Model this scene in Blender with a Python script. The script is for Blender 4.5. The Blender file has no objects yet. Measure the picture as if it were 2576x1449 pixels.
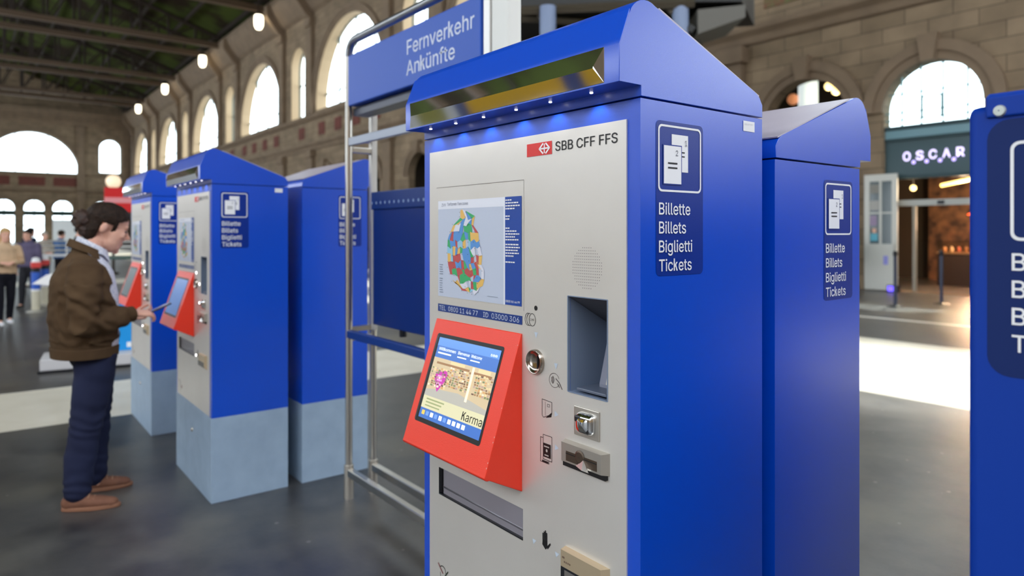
import bpy, bmesh, math, random, os, re
from mathutils import Vector, Matrix, noise
random.seed(7)
SC = bpy.context.scene
COL = SC.collection
R = math.radians

# ------------------------------------------------------------------ camera
TH = 0.6636                      # the machines' row against the view
F_PX, HOR = 1735.87, 583.9       # focal length and horizon in 2576x1449 pixels
EYE = 1.6
cd = bpy.data.cameras.new('camera')
cam = bpy.data.objects.new('camera', cd)
COL.objects.link(cam)
cam.location = (0, 0, EYE)
fwd = Vector((-math.cos(TH), math.sin(TH), 0))
cam.rotation_euler = fwd.to_track_quat('-Z', 'Y').to_euler()
cd.sensor_fit = 'HORIZONTAL'
cd.sensor_width = 36.0
cd.lens = F_PX / 2576 * 36.0
cd.shift_y = -(724.5 - HOR) / 2576
cd.clip_start, cd.clip_end = 0.05, 600
cd.dof.use_dof = True
cd.dof.focus_distance = 1.62
cd.dof.aperture_fstop = 2.6
SC.camera = cam

# ------------------------------------------------------------------ light
w = bpy.data.worlds.new('sky')
SC.world = w
w.use_nodes = True
bg = w.node_tree.nodes['Background']
bg.inputs['Color'].default_value = (0.86, 0.93, 1.0, 1)
bg.inputs['Strength'].default_value = 5.6
sd = bpy.data.lights.new('sun', 'SUN')
sd.energy = 8.0
sd.angle = R(2.5)
sd.color = (1.0, 0.95, 0.87)
sun = bpy.data.objects.new('sun', sd)
COL.objects.link(sun)
sun.rotation_euler = Vector((0.10, -0.66, -0.745)).to_track_quat('-Z', 'Y').to_euler()
SC.view_settings.view_transform = 'Standard'
SC.view_settings.look = 'None'
SC.view_settings.gamma = 1
SC.view_settings.use_curve_mapping = False
SC.view_settings.exposure = 0.0
SC.cycles.use_denoising = True
SC.cycles.max_bounces = 8
SC.cycles.transparent_max_bounces = 12
SC.cycles.sample_clamp_indirect = 6

# ------------------------------------------------------------------ materials
def srgb(r, g, b):
    def f(c):
        c /= 255.0
        return c / 12.92 if c <= 0.04045 else ((c + 0.055) / 1.055) ** 2.4
    return (f(r), f(g), f(b), 1)

_M = {}
def mat(name, rgb, rough=0.5, metal=0.0, spec=0.5, bump=None, vary=None, emit=0.0, coat=0.0):
    """principled; bump=(scale, strength, distance); vary=(scale, amount, second rgb)"""
    if name in _M: return _M[name]
    m = bpy.data.materials.new(name); m.use_nodes = True
    nt = m.node_tree; p = nt.nodes['Principled BSDF']
    c = srgb(*rgb)
    p.inputs['Base Color'].default_value = c
    p.inputs['Roughness'].default_value = rough
    p.inputs['Metallic'].default_value = metal
    p.inputs['Specular IOR Level'].default_value = spec
    p.inputs['Coat Weight'].default_value = coat; p.inputs['Coat Roughness'].default_value = 0.2
    tc = None
    if bump or vary:
        tc = nt.nodes.new('ShaderNodeTexCoord')
    if vary:
        n = nt.nodes.new('ShaderNodeTexNoise'); n.inputs['Scale'].default_value = vary[0]; n.inputs['Detail'].default_value = 5
        nt.links.new(tc.outputs['Object'], n.inputs['Vector'])
        rp = nt.nodes.new('ShaderNodeValToRGB')
        rp.color_ramp.elements[0].position = 0.5 - vary[1]; rp.color_ramp.elements[0].color = c
        rp.color_ramp.elements[1].position = 0.5 + vary[1]; rp.color_ramp.elements[1].color = srgb(*vary[2])
        nt.links.new(n.outputs['Fac'], rp.inputs['Fac'])
        nt.links.new(rp.outputs['Color'], p.inputs['Base Color'])
    if bump:
        n = nt.nodes.new('ShaderNodeTexNoise'); n.inputs['Scale'].default_value = bump[0]; n.inputs['Detail'].default_value = 2
        nt.links.new(tc.outputs['Object'], n.inputs['Vector'])
        b = nt.nodes.new('ShaderNodeBump'); b.inputs['Strength'].default_value = bump[1]; b.inputs['Distance'].default_value = bump[2]
        nt.links.new(n.outputs['Fac'], b.inputs['Height'])
        nt.links.new(b.outputs['Normal'], p.inputs['Normal'])
    if emit:
        p.inputs['Emission Color'].default_value = c
        p.inputs['Emission Strength'].default_value = emit
    _M[name] = m
    return m

def stone_mat(name, a, b, mortar, bw, bh, axis, msize=0.012, off=0.5):
    """coursed ashlar; axis = which horizontal axis runs along the wall"""
    if name in _M: return _M[name]
    m = bpy.data.materials.new(name); m.use_nodes = True
    nt = m.node_tree; p = nt.nodes['Principled BSDF']
    tc = nt.nodes.new('ShaderNodeTexCoord')
    sx = nt.nodes.new('ShaderNodeSeparateXYZ'); cx = nt.nodes.new('ShaderNodeCombineXYZ')
    nt.links.new(tc.outputs['Object'], sx.inputs[0])
    nt.links.new(sx.outputs[axis], cx.inputs[0]); nt.links.new(sx.outputs['Z'], cx.inputs[1])
    br = nt.nodes.new('ShaderNodeTexBrick')
    br.inputs['Scale'].default_value = 1.0
    br.inputs['Brick Width'].default_value = bw; br.inputs['Row Height'].default_value = bh
    br.inputs['Mortar Size'].default_value = msize; br.inputs['Mortar Smooth'].default_value = 0.3
    br.inputs['Color1'].default_value = srgb(*a); br.inputs['Color2'].default_value = srgb(*b); br.inputs['Mortar'].default_value = srgb(*mortar)
    nt.links.new(cx.outputs[0], br.inputs['Vector'])
    n = nt.nodes.new('ShaderNodeTexNoise'); n.inputs['Scale'].default_value = 1.3; n.inputs['Detail'].default_value = 6
    nt.links.new(tc.outputs['Object'], n.inputs['Vector'])
    mx = nt.nodes.new('ShaderNodeMixRGB'); mx.blend_type = 'OVERLAY'; mx.inputs[0].default_value = 0.45
    nt.links.new(br.outputs['Color'], mx.inputs[1]); nt.links.new(n.outputs['Fac'], mx.inputs[2])
    nt.links.new(mx.outputs[0], p.inputs['Base Color'])
    p.inputs['Roughness'].default_value = 0.85
    bp = nt.nodes.new('ShaderNodeBump'); bp.inputs['Strength'].default_value = 0.6; bp.inputs['Distance'].default_value = 0.03
    bp.invert = True
    nt.links.new(br.outputs['Fac'], bp.inputs['Height']); nt.links.new(bp.outputs['Normal'], p.inputs['Normal'])
    _M[name] = m
    return m

def floor_mat():
    m = bpy.data.materials.new('station floor'); m.use_nodes = True
    nt = m.node_tree; L = nt.links.new; p = nt.nodes['Principled BSDF']
    tc = nt.nodes.new('ShaderNodeTexCoord'); s = nt.nodes.new('ShaderNodeSeparateXYZ'); L(tc.outputs['Object'], s.inputs[0])
    def mth(op, a, b):
        n = nt.nodes.new('ShaderNodeMath'); n.operation = op
        for i, v in enumerate((a, b)):
            if isinstance(v, (int, float)): n.inputs[i].default_value = v
            else: L(v, n.inputs[i])
        return n.outputs[0]
    def band(o, lo, hi): return mth('MULTIPLY', mth('GREATER_THAN', o, lo), mth('LESS_THAN', o, hi))
    X, Y = s.outputs['X'], s.outputs['Y']
    # cream stone bands laid in the dark floor
    st = mth('MAXIMUM', mth('MULTIPLY', band(X, -8.47, -6.85), mth('LESS_THAN', Y, 8.7)), band(Y, 7.06, 10.7))
    st = mth('MAXIMUM', st, band(X, -27.0, -24.6))
    ln = band(Y, 13.2, 13.42)
    n1 = nt.nodes.new('ShaderNodeTexNoise'); n1.inputs['Scale'].default_value = 2.2; n1.inputs['Detail'].default_value = 12; n1.inputs['Roughness'].default_value = 0.68; L(tc.outputs['Object'], n1.inputs['Vector'])
    r1 = nt.nodes.new('ShaderNodeValToRGB'); e = r1.color_ramp.elements
    e[0].position = 0.34; e[0].color = srgb(40, 40, 44); e[1].position = 0.66; e[1].color = srgb(88, 86, 84)
    L(n1.outputs['Fac'], r1.inputs['Fac'])
    # pale specks and flat stains trodden into the asphalt
    v = nt.nodes.new('ShaderNodeTexVoronoi'); v.inputs['Scale'].default_value = 7.0; L(tc.outputs['Object'], v.inputs['Vector'])
    sp = mth('LESS_THAN', v.outputs['Distance'], 0.085)
    wn = nt.nodes.new('ShaderNodeTexWhiteNoise'); L(v.outputs['Position'], wn.inputs['Vector'])
    sp = mth('MULTIPLY', sp, mth('GREATER_THAN', wn.outputs['Value'], 0.6))
    nd = nt.nodes.new('ShaderNodeTexNoise'); nd.inputs['Scale'].default_value = 0.9; nd.inputs['Detail'].default_value = 7; L(tc.outputs['Object'], nd.inputs['Vector'])
    rd = nt.nodes.new('ShaderNodeMapRange'); rd.inputs['From Min'].default_value = 0.5; rd.inputs['From Max'].default_value = 0.72; rd.inputs['To Max'].default_value = 0.6; L(nd.outputs['Fac'], rd.inputs['Value'])
    md = nt.nodes.new('ShaderNodeMixRGB'); L(rd.outputs[0], md.inputs[0]); L(r1.outputs[0], md.inputs[1]); md.inputs[2].default_value = srgb(112, 106, 92)
    mx0 = nt.nodes.new('ShaderNodeMixRGB'); L(mth('MULTIPLY', sp, 0.55), mx0.inputs[0]); L(md.outputs[0], mx0.inputs[1]); mx0.inputs[2].default_value = srgb(150, 146, 138)
    n2 = nt.nodes.new('ShaderNodeTexNoise'); n2.inputs['Scale'].default_value = 3.0; n2.inputs['Detail'].default_value = 6; L(tc.outputs['Object'], n2.inputs['Vector'])
    r2 = nt.nodes.new('ShaderNodeValToRGB'); e = r2.color_ramp.elements
    e[0].position = 0.3; e[0].color = srgb(226, 218, 198); e[1].position = 0.7; e[1].color = srgb(240, 233, 216)
    L(n2.outputs['Fac'], r2.inputs['Fac'])
    mx = nt.nodes.new('ShaderNodeMixRGB'); L(st, mx.inputs[0]); L(mx0.outputs[0], mx.inputs[1]); L(r2.outputs[0], mx.inputs[2])
    mx2 = nt.nodes.new('ShaderNodeMixRGB'); L(ln, mx2.inputs[0]); L(mx.outputs[0], mx2.inputs[1]); mx2.inputs[2].default_value = srgb(225, 223, 215)
    L(mx2.outputs[0], p.inputs['Base Color'])
    rr = nt.nodes.new('ShaderNodeMapRange'); rr.inputs['To Min'].default_value = 0.28; rr.inputs['To Max'].default_value = 0.46; L(n1.outputs['Fac'], rr.inputs['Value']); L(rr.outputs[0], p.inputs['Roughness'])
    p.inputs['Specular IOR Level'].default_value = 0.8
    b = nt.nodes.new('ShaderNodeBump'); b.inputs['Strength'].default_value = 0.12; b.inputs['Distance'].default_value = 0.004
    n3 = nt.nodes.new('ShaderNodeTexNoise'); n3.inputs['Scale'].default_value = 40; L(tc.outputs['Object'], n3.inputs['Vector']); L(n3.outputs['Fac'], b.inputs['Height']); L(b.outputs['Normal'], p.inputs['Normal'])
    return m

def glass_mat(name='window glass', tint=(0.95, 0.98, 0.98), gl=0.06):
    if name in _M: return _M[name]
    m = bpy.data.materials.new(name); m.use_nodes = True
    nt = m.node_tree; nt.nodes.clear()
    o = nt.nodes.new('ShaderNodeOutputMaterial'); t = nt.nodes.new('ShaderNodeBsdfTransparent'); g = nt.nodes.new('ShaderNodeBsdfGlossy'); mx = nt.nodes.new('ShaderNodeMixShader')
    t.inputs[0].default_value = (*tint, 1); g.inputs['Roughness'].default_value = 0.03
    mx.inputs[0].default_value = gl
    nt.links.new(t.outputs[0], mx.inputs[1]); nt.links.new(g.outputs[0], mx.inputs[2]); nt.links.new(mx.outputs[0], o.inputs[0])
    _M[name] = m
    return m

BLUE = mat('blue powder coat', (0, 76, 204), 0.29, spec=0.8, bump=(850, 0.3, 0.0007), coat=0.3)
NAVY = mat('dark blue film', (4, 46, 140), 0.36, spec=0.4, bump=(700, 0.25, 0.0007))
PLINTH = mat('grey plinth paint', (158, 180, 202), 0.55, vary=(9, 0.25, (144, 165, 188)))
PANEL = mat('silver grey panel', (226, 222, 216), 0.40, 0.46, vary=(4, 0.3, (218, 213, 206)), bump=(600, 0.08, 0.0006))
WHITE = mat('white print', (240, 240, 242), 0.5)
BLACK = mat('black print', (12, 12, 14), 0.5)
RED = mat('red print', (214, 48, 46), 0.5)
ORANGE = mat('orange red housing paint', (240, 58, 34), 0.42, bump=(380, 0.25, 0.001))
WORN = mat('worn paint edge', (238, 190, 178), 0.6)
CHROME = mat('polished chrome', (225, 227, 230), 0.06, 1.0)
STEEL = mat('brushed steel', (206, 200, 190), 0.34, 0.85, bump=(200, 0.05, 0.0005))
STAIN = mat('satin steel tube', (206, 203, 196), 0.28, 1.0)
DARK = mat('dark plastic', (28, 30, 36), 0.35)
GAPM = mat('shadow gap filler', (10, 12, 20), 0.7)
RECG = mat('grey blue recess', (120, 134, 158), 0.45)
RECD = mat('dark recess paint', (84, 84, 92), 0.5)
LIGHTBLUE = mat('pale blue indicator', (196, 208, 222), 0.4)
LED = mat('small white lamp', (255, 250, 250), 0.4, emit=6.0)
GLASS = glass_mat()

# ------------------------------------------------------------------ mesh helpers
class MB:
    def __init__(s): s.v = []; s.f = []; s.mi = []
    def add(s, vs, fs, mi=0):
        k = len(s.v); s.v += [tuple(v) for v in vs]
        for f in fs: s.f.append(tuple(i + k for i in f)); s.mi.append(mi)
    def box(s, x0, x1, y0, y1, z0, z1, mi=0):
        s.add([(x0, y0, z0), (x1, y0, z0), (x1, y1, z0), (x0, y1, z0), (x0, y0, z1), (x1, y0, z1), (x1, y1, z1), (x0, y1, z1)],
              [(0, 3, 2, 1), (4, 5, 6, 7), (0, 1, 5, 4), (1, 2, 6, 5), (2, 3, 7, 6), (3, 0, 4, 7)], mi)
    def tube(s, pts, rad, seg=12, mi=0, cap=True):
        pts = [Vector(p) for p in pts]; rings = []
        n = len(pts); rads = rad if isinstance(rad, (list, tuple)) else [rad] * n
        ref = None
        for i, p in enumerate(pts):
            t = (pts[min(i + 1, n - 1)] - pts[max(i - 1, 0)]).normalized()
            if ref is None: ref = Vector((0, 0, 1)) if abs(t.z) < 0.9 else Vector((0, 1, 0))
            a = t.cross(ref).normalized(); b = a.cross(t).normalized(); ref = b
            rings.append([p + a * (math.cos(q) * rads[i]) + b * (math.sin(q) * rads[i]) for q in (2 * math.pi * k / seg for k in range(seg))])
        vs = [v for r in rings for v in r]; fs = []
        for i in range(n - 1):
            for k in range(seg):
                fs.append((i * seg + k, i * seg + (k + 1) % seg, (i + 1) * seg + (k + 1) % seg, (i + 1) * seg + k))
        if cap:
            fs.append(tuple(range(seg))[::-1]); fs.append(tuple((n - 1) * seg + k for k in range(seg)))
        s.add(vs, fs, mi)
    def prism(s, prof, a0, a1, axis='x', mi=0):
        """prof = 2-D outline; extruded along axis from a0 to a1 ((y,z) for x, (x,z) for y, (x,y) for z)"""
        def P(q, a): return {'x': (a, q[0], q[1]), 'y': (q[0], a, q[1]), 'z': (q[0], q[1], a)}[axis]
        n = len(prof)
        s.add([P(q, a0) for q in prof] + [P(q, a1) for q in prof],
              [tuple(range(n))[::-1], tuple(range(n, 2 * n))] + [(i, (i + 1) % n, n + (i + 1) % n, n + i) for i in range(n)], mi)
    def lathe(s, prof, o=(0, 0, 0), seg=24, axis='z', mi=0, cap=False):
        vs = []; m = len(prof)
        for k in range(seg):
            q = 2 * math.pi * k / seg
            for r, h in prof:
                c, d = r * math.cos(q), r * math.sin(q)
                v = {'z': (c, d, h), 'y': (c, h, d), 'x': (h, c, d)}[axis]
                vs.append((v[0] + o[0], v[1] + o[1], v[2] + o[2]))
        fs = [(k * m + i, ((k + 1) % seg) * m + i, ((k + 1) % seg) * m + i + 1, k * m + i + 1) for k in range(seg) for i in range(m - 1)]
        s.add(vs, fs, mi)
    def slab(s, x0, x1, z0, z1, y0, y1, holes=(), mi=0):
        """upright slab between y0 (front) and y1 with rectangular openings (hx0,hx1,hz0,hz1)"""
        xs = sorted({x0, x1, *[h[0] for h in holes], *[h[1] for h in holes]}); zs = sorted({z0, z1, *[h[2] for h in holes], *[h[3] for h in holes]})
        inh = lambda x, z: any(h[0] < x < h[1] and h[2] < z < h[3] for h in holes)
        for i in range(len(xs) - 1):
            for j in range(len(zs) - 1):
                a, b, c, d = xs[i], xs[i + 1], zs[j], zs[j + 1]
                if inh((a + b) / 2, (c + d) / 2): continue
                s.add([(a, y0, c), (b, y0, c), (b, y0, d), (a, y0, d)], [(0, 1, 2, 3)], mi)
                s.add([(a, y1, c), (b, y1, c), (b, y1, d), (a, y1, d)], [(3, 2, 1, 0)], mi)
        for (a, b, c, d) in [(x0, x1, z0, z1)] + list(holes):
            o = [(a, c), (b, c), (b, d), (a, d)]
            for i in range(4):
                p, q = o[i], o[(i + 1) % 4]
                s.add([(p[0], y0, p[1]), (q[0], y0, q[1]), (q[0], y1, q[1]), (p[0], y1, p[1])], [(0, 3, 2, 1)], mi)
    def build(s, name, mats, parent=None, bevel=0, smooth=False, seg=2, loc=None, merge=True):
        me = bpy.data.meshes.new(name); me.from_pydata([tuple(v) for v in s.v], [], s.f)
        for m in (mats if isinstance(mats, (list, tuple)) else [mats]): me.materials.append(m)
        me.polygons.foreach_set('material_index', s.mi)
        bm = bmesh.new(); bm.from_mesh(me)
        if merge: bmesh.ops.remove_doubles(bm, verts=bm.verts, dist=1e-5)
        bmesh.ops.recalc_face_normals(bm, faces=bm.faces)
        bm.to_mesh(me); bm.free()
        o = bpy.data.objects.new(name, me); COL.objects.link(o)
        if parent: o.parent = parent
        if loc: o.location = loc
        if bevel:
            md = o.modifiers.new('bevel', 'BEVEL'); md.width = bevel; md.segments = seg; md.limit_method = 'ANGLE'; md.angle_limit = R(35)
        if smooth:
            me.polygons.foreach_set('use_smooth', [True] * len(me.polygons))
            if smooth == 'auto':
                me.set_sharp_from_angle(angle=R(40))
        me.update()
        return o

def flat(name, polys, O, r, u, mats, parent, eps=0.001, thick=0.0006):
    """printed or inset shapes on a surface: O origin, r right, u up; polys = [(points, material index)]"""
    O, r, u = Vector(O), Vector(r).normalized(), Vector(u).normalized(); n = r.cross(u)
    mb = MB()
    for pts, mi in polys:
        k = len(pts)
        a = [O + r * p[0] + u * p[1] + n * (eps + 0.00025 * mi) for p in pts]
        mb.add(a, [tuple(range(k))], mi)
    me = bpy.data.meshes.new(name); me.from_pydata([tuple(v) for v in mb.v], [], mb.f)
    for m in (mats if isinstance(mats, (list, tuple)) else [mats]): me.materials.append(m)
    me.polygons.foreach_set('material_index', mb.mi); me.update()
    o = bpy.data.objects.new(name, me); COL.objects.link(o); o.parent = parent
    return o

def rect(x0, x1, y0, y1): return [(x0, y0), (x1, y0), (x1, y1), (x0, y1)]
def rrect(x0, x1, y0, y1, r, seg=5):
    out = []
    for cx, cy, a in ((x1 - r, y1 - r, 0), (x0 + r, y1 - r, 90), (x0 + r, y0 + r, 180), (x1 - r, y0 + r, 270)):
        for k in range(seg + 1):
            q = R(a + 90 * k / seg); out.append((cx + r * math.cos(q), cy + r * math.sin(q)))
    return out
def ring(outer, inner):
    n = len(outer); return [[outer[i], outer[(i + 1) % n], inner[(i + 1) % n], inner[i]] for i in range(n)]
def ell(cx, cy, a, b, seg=20): return [(cx + a * math.cos(2 * math.pi * k / seg), cy + b * math.sin(2 * math.pi * k / seg)) for k in range(seg)]
def stroke(pts, wd):
    out = []
    for (x0, y0), (x1, y1) in zip(pts, pts[1:]):
        dx, dy = x1 - x0, y1 - y0; l = math.hypot(dx, dy) or 1; nx, ny = -dy / l * wd / 2, dx / l * wd / 2
        ex, ey = dx / l * wd * 0.3, dy / l * wd * 0.3
        out.append([(x0 - nx - ex, y0 - ny - ey), (x1 - nx + ex, y1 - ny + ey), (x1 + nx + ex, y1 + ny + ey), (x0 + nx - ex, y0 + ny - ey)])
    return out

try:
    FONT = bpy.data.fonts.load(os.path.join(bpy.utils.system_resource('DATAFILES'), 'fonts', 'Inter.woff2'))
except Exception:
    FONT = None
_TX = {}
def text_geo(s, bold):
    """outline of a line of lettering, scaled so that a capital is 1 high; returns vertices, faces, width"""
    key = (s, bold)
    if key in _TX: return _TX[key]
    def mk(t):
        cu = bpy.data.curves.new('lettering', 'FONT'); cu.body = t; cu.offset = bold; cu.resolution_u = 3
        if FONT: cu.font = FONT
        ob = bpy.data.objects.new('lettering', cu); COL.objects.link(ob)
        dg = bpy.context.evaluated_depsgraph_get(); dg.update()
        me = bpy.data.meshes.new_from_object(ob.evaluated_get(dg))
        bpy.data.objects.remove(ob); bpy.data.curves.remove(cu)
        vs = [tuple(v.co) for v in me.vertices]; fs = [tuple(p.vertices) for p in me.polygons]; bpy.data.meshes.remove(me)
        return vs, fs
    hv, _ = mk('H'); h = max(v[1] for v in hv) - min(v[1] for v in hv); b0 = min(v[1] for v in hv)
    # the letters k and K are drawn here as stem, arm and leg; everything else comes from the font
    V, Fc, cur = [], [], 0.0
    for seg in re.findall('[kK]|[^kK]+', s):
        if seg in 'kK':
            t = 0.15 + bold * 1.6; top = 1.0 if seg == 'K' else 1.04; wd = 0.68 if seg == 'K' else 0.56; xh = 1.0 if seg == 'K' else 0.745
            quads = [[(0, 0), (t, 0), (t, top), (0, top)], [(t * 0.9, xh * 0.36), (t * 0.9, xh * 0.36 + t * 1.5), (wd - t * 1.25, xh), (wd - 0.02, xh)], [(wd * 0.36, xh * 0.62), (wd * 0.36 + t * 0.75, xh * 0.72), (wd, 0), (wd - t * 1.2, 0)]]
            for q in quads:
                k = len(V); V += [(cur + p[0], p[1]) for p in q]; Fc.append((k, k + 1, k + 2, k + 3))
            cur += wd + (0.04 if seg == 'K' else 0.05); continue
        vs, fs = mk(seg)
        if not vs: cur += 0.3; continue
        x0 = min(v[0] for v in vs); x1 = max(v[0] for v in vs); k = len(V)
        if V: cur += 0.06
        V += [(cur + (v[0] - x0) / h, (v[1] - b0) / h) for v in vs]; Fc += [tuple(i + k for i in f) for f in fs]
        cur += (x1 - x0) / h + 0.09
    _TX[key] = (V, Fc, max(v[0] for v in V))
    return _TX[key]

def lettering(name, lines, O, r, u, m, parent, eps=0.0016, bold=0.0):
    """lines = [(text, x, baseline, cap height, width or None)] on the plane O,r,u, as one printed mesh"""
    O, r, u = Vector(O), Vector(r).normalized(), Vector(u).normalized(); n = r.cross(u)
    V, Fc = [], []
    for s, x, y, cap, wd in lines:
        vs, fs, tw = text_geo(s, bold); sx = (wd / tw) if wd else cap
        k = len(V); V += [O + r * (x + a * sx) + u * (y + b * cap) + n * eps for a, b in vs]; Fc += [tuple(i + k for i in f) for f in fs]
    me = bpy.data.meshes.new(name); me.from_pydata([tuple(v) for v in V], [], Fc); me.materials.append(m); me.update()
    o = bpy.data.objects.new(name, me); COL.objects.link(o); o.parent = parent
    return o

def thing(name, label, cat, loc=(0, 0, 0), rz=0.0, group=None):
    o = bpy.data.objects.new(name, None); COL.objects.link(o); o.location = loc; o.rotation_euler = (0, 0, rz)
    o.empty_display_size = 0.1
    o['label'] = label; o['category'] = cat
    if group: o['group'] = group
    return o
def tag(o, label, cat, group=None):
    o['label'] = label; o['category'] = cat
    if group: o['group'] = group
    return o
def structure(o): o['kind'] = 'structure'; return o
def copy_tree(o, parent=None):
    c = o.copy(); COL.objects.link(c)
    if parent: c.parent = parent
    for ch in list(o.children): copy_tree(ch, c)
    return c

# ================================================================== THE HALL
YW, XE, TOP = 19.6, -122.0, 19.6
STONE = stone_mat('hall ashlar', (148, 128, 104), (128, 110, 88), (92, 78, 62), 1.15, 0.42, 'X')
STONE_E = stone_mat('end wall ashlar', (150, 130, 106), (130, 112, 90), (96, 82, 66), 1.15, 0.42, 'Y')
TRIMM = mat('carved stone trim', (140, 120, 98), 0.85, vary=(1.2, 0.25, (120, 102, 84)), bump=(14, 0.4, 0.02))
REVEAL = mat('daylit window reveal', (200, 174, 140), 0.85)
REDP = mat('red painted frieze', (118, 62, 54), 0.85, vary=(3, 0.2, (98, 58, 48)))
ROOF = mat('green brown roof boarding', (72, 84, 36), 0.9, spec=0.1, vary=(0.3, 0.10, (46, 36, 26)))
GIRD = mat('brown painted iron', (104, 84, 66), 0.7)
GIRDD = mat('dark riveted iron', (46, 34, 26), 0.75)
FRAMEM = mat('window iron', (70, 92, 92), 0.6)

mb = MB(); mb.box(-140, 24, -24, 30, -0.3, 0)
structure(mb.build('floor', floor_mat()))

def holed_wall(name, outer, holes, place, thick, m):
    """a wall cut by arches: outlines filled as a flat curve, then stood upright by place(a, height, depth)"""
    cu = bpy.data.curves.new(name, 'CURVE'); cu.dimensions = '2D'; cu.fill_mode = 'BOTH'; cu.extrude = thick / 2
    for pts in [outer] + holes:
        sp = cu.splines.new('POLY'); sp.points.add(len(pts) - 1); sp.use_cyclic_u = True
        for q, p in zip(sp.points, pts): q.co = (p[0], p[1], 0, 1)
    ob = bpy.data.objects.new(name, cu); COL.objects.link(ob)
    dg = bpy.context.evaluated_depsgraph_get(); dg.update()
    me = bpy.data.meshes.new_from_object(ob.evaluated_get(dg)); bpy.data.objects.remove(ob); bpy.data.curves.remove(cu)
    for v in me.vertices: v.co = place(v.co.x, v.co.y, v.co.z + thick / 2)
    me.materials.clear(); me.materials.append(m)
    bm = bmesh.new(); bm.from_mesh(me); bmesh.ops.recalc_face_normals(bm, faces=bm.faces); bm.to_mesh(me); bm.free()
    o = bpy.data.objects.new(name, me); COL.objects.link(o); return structure(o)

def arch(c, hw, z0, spring, seg=24, rise=None):
    rise = rise or hw
    return [(c - hw, z0), (c + hw, z0)] + [(c + hw * math.cos(math.pi * k / seg), spring + rise * math.sin(math.pi * k / seg)) for k in range(seg + 1)]

BAY = [-7.4 - 17.72 * k for k in range(7)]
MID = [b - 8.86 for b in BAY[:-1]]
hl, big, small, low = [], [], [], []
for b in BAY: big.append((b, 5.4, 10.4, 10.75))
for b in MID: small.append((b, 1.4, 10.2, 14.3))
for i, b in enumerate(BAY):
    for d in (-3.45, 0, 3.45):
        if XE + 4 < b + d < -5: low.append((b + d, 1.2 if i else (1.3 if d < 0 else 1.2), 0.0, 4.86))
for b in MID: low.append((b + 0.6, 1.25, 0.0, 4.8))
hl = [arch(*a) for a in big] + [arch(*a) for a in small] + [arch(a[0], a[1], 0.02, a[3]) for a in low]
holed_wall('wall_back', [(XE - 1, 0), (20, 0), (20, 5.6), (-1.2, 5.6), (-1.2, 19.9), (XE - 1, 19.9)], hl, lambda a, h, d: (a, YW + d, h), 0.4, STONE)

EB = [6.8 - 17.7, 6.8]
ehl = []; elow = []
for b in EB:
    ehl.append(arch(b, 5.85, 10.35, 10.4))
for b in (16.75, -2.0, 16.75 - 37): ehl.append(arch(b, 1.45, 10.7, 14.4))
for b in (-14.6, -10.9, -7.3, -2.0, 3.55, 7.1, 10.6, 15.7):
    elow.append((b, 1.28, 0.0, 5.05)); ehl.append(arch(b, 1.28, 0.02, 5.05))
holed_wall('wall_left', [(-22, 0), (YW, 0), (YW, 20.2), (0, 26.7), (-22, 20.2)], ehl, lambda a, h, d: (XE - d, a, h), 0.95, STONE_E)

fhl = []
fhl += [arch(b + d, 1.25, 0.02, 4.86) for b in BAY[:4] for d in (-3.45, 0, 3.45)]
holed_wall('wall_front', [(XE - 1, 0), (20, 0), (20, 11.4), (XE - 1, 11.4)], fhl, lambda a, h, d: (a, -21.5 - d, h), 0.95, STONE)
mb = MB(); mb.box(20, 21, -22, YW, 0, 20); structure(mb.build('wall_right', STONE_E))
mb = MB(); mb.box(-0.5, 40, YW + 1.2, 46, 20.2, 20.5)  # unseen roof on posts, added outside to keep sun off the hall floor
for x in (4, 16, 28):
    mb.box(x - 0.3, x + 0.3, 40, 40.6, 0, 20.2)
structure(mb.build('ceiling_sun_block', mat('added sun blocker', (120, 120, 118), 0.8)))
# rooms behind the arcade, so that the low arches look into shade
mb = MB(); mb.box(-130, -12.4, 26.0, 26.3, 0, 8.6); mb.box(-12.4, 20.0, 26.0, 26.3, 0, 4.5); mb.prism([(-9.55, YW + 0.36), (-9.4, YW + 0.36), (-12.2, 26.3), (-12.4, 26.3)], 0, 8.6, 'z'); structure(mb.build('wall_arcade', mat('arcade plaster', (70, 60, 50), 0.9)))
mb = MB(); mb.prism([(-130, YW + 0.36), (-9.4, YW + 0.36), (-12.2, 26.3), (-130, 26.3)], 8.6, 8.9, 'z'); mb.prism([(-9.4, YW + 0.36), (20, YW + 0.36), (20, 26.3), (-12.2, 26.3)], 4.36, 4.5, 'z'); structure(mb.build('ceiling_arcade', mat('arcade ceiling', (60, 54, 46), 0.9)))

# windows, each with its pane and bars
wn = 0
def window(kind, c, hw, z0, spring, place, bars_v, bars_h, name):
    pts = arch(c, hw, z0, spring); DPT = 0.6 if kind == 'e' else 0.7
    mb = MB(); vs = [place(p[0], p[1], DPT + 0.02) for p in pts] + [place(p[0], p[1], DPT + 0.04) for p in pts]; n = len(pts)
    mb.add(vs, [tuple(range(n)), tuple(range(n, 2 * n))[::-1]] + [(i, (i + 1) % n, n + (i + 1) % n, n + i) for i in range(n)])
    pane = structure(mb.build(name, GLASS))
    fb = MB()
    def bar(a0, h0, a1, h1, t=0.07):
        p, q = Vector(place(a0, h0, DPT)), Vector(place(a1, h1, DPT)); fb.tube([p, q], t, 4)
    for x in bars_v:
        hh = spring + math.sqrt(max(0, hw * hw - x * x)); bar(c + x, z0, c + x, hh)
    for h in bars_h:
        xx = hw if h < spring else math.sqrt(max(0.01, hw * hw - (h - spring) ** 2)); bar(c - xx, h, c + xx, h)
    o = [place(p[0], p[1], DPT) for p in pts]
    fb.tube(o + [o[0]], 0.09, 6)
    fr = fb.build('window_frame', FRAMEM, pane)
    return pane
PB = lambda a, h, d: (a, YW + d, h)
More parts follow.
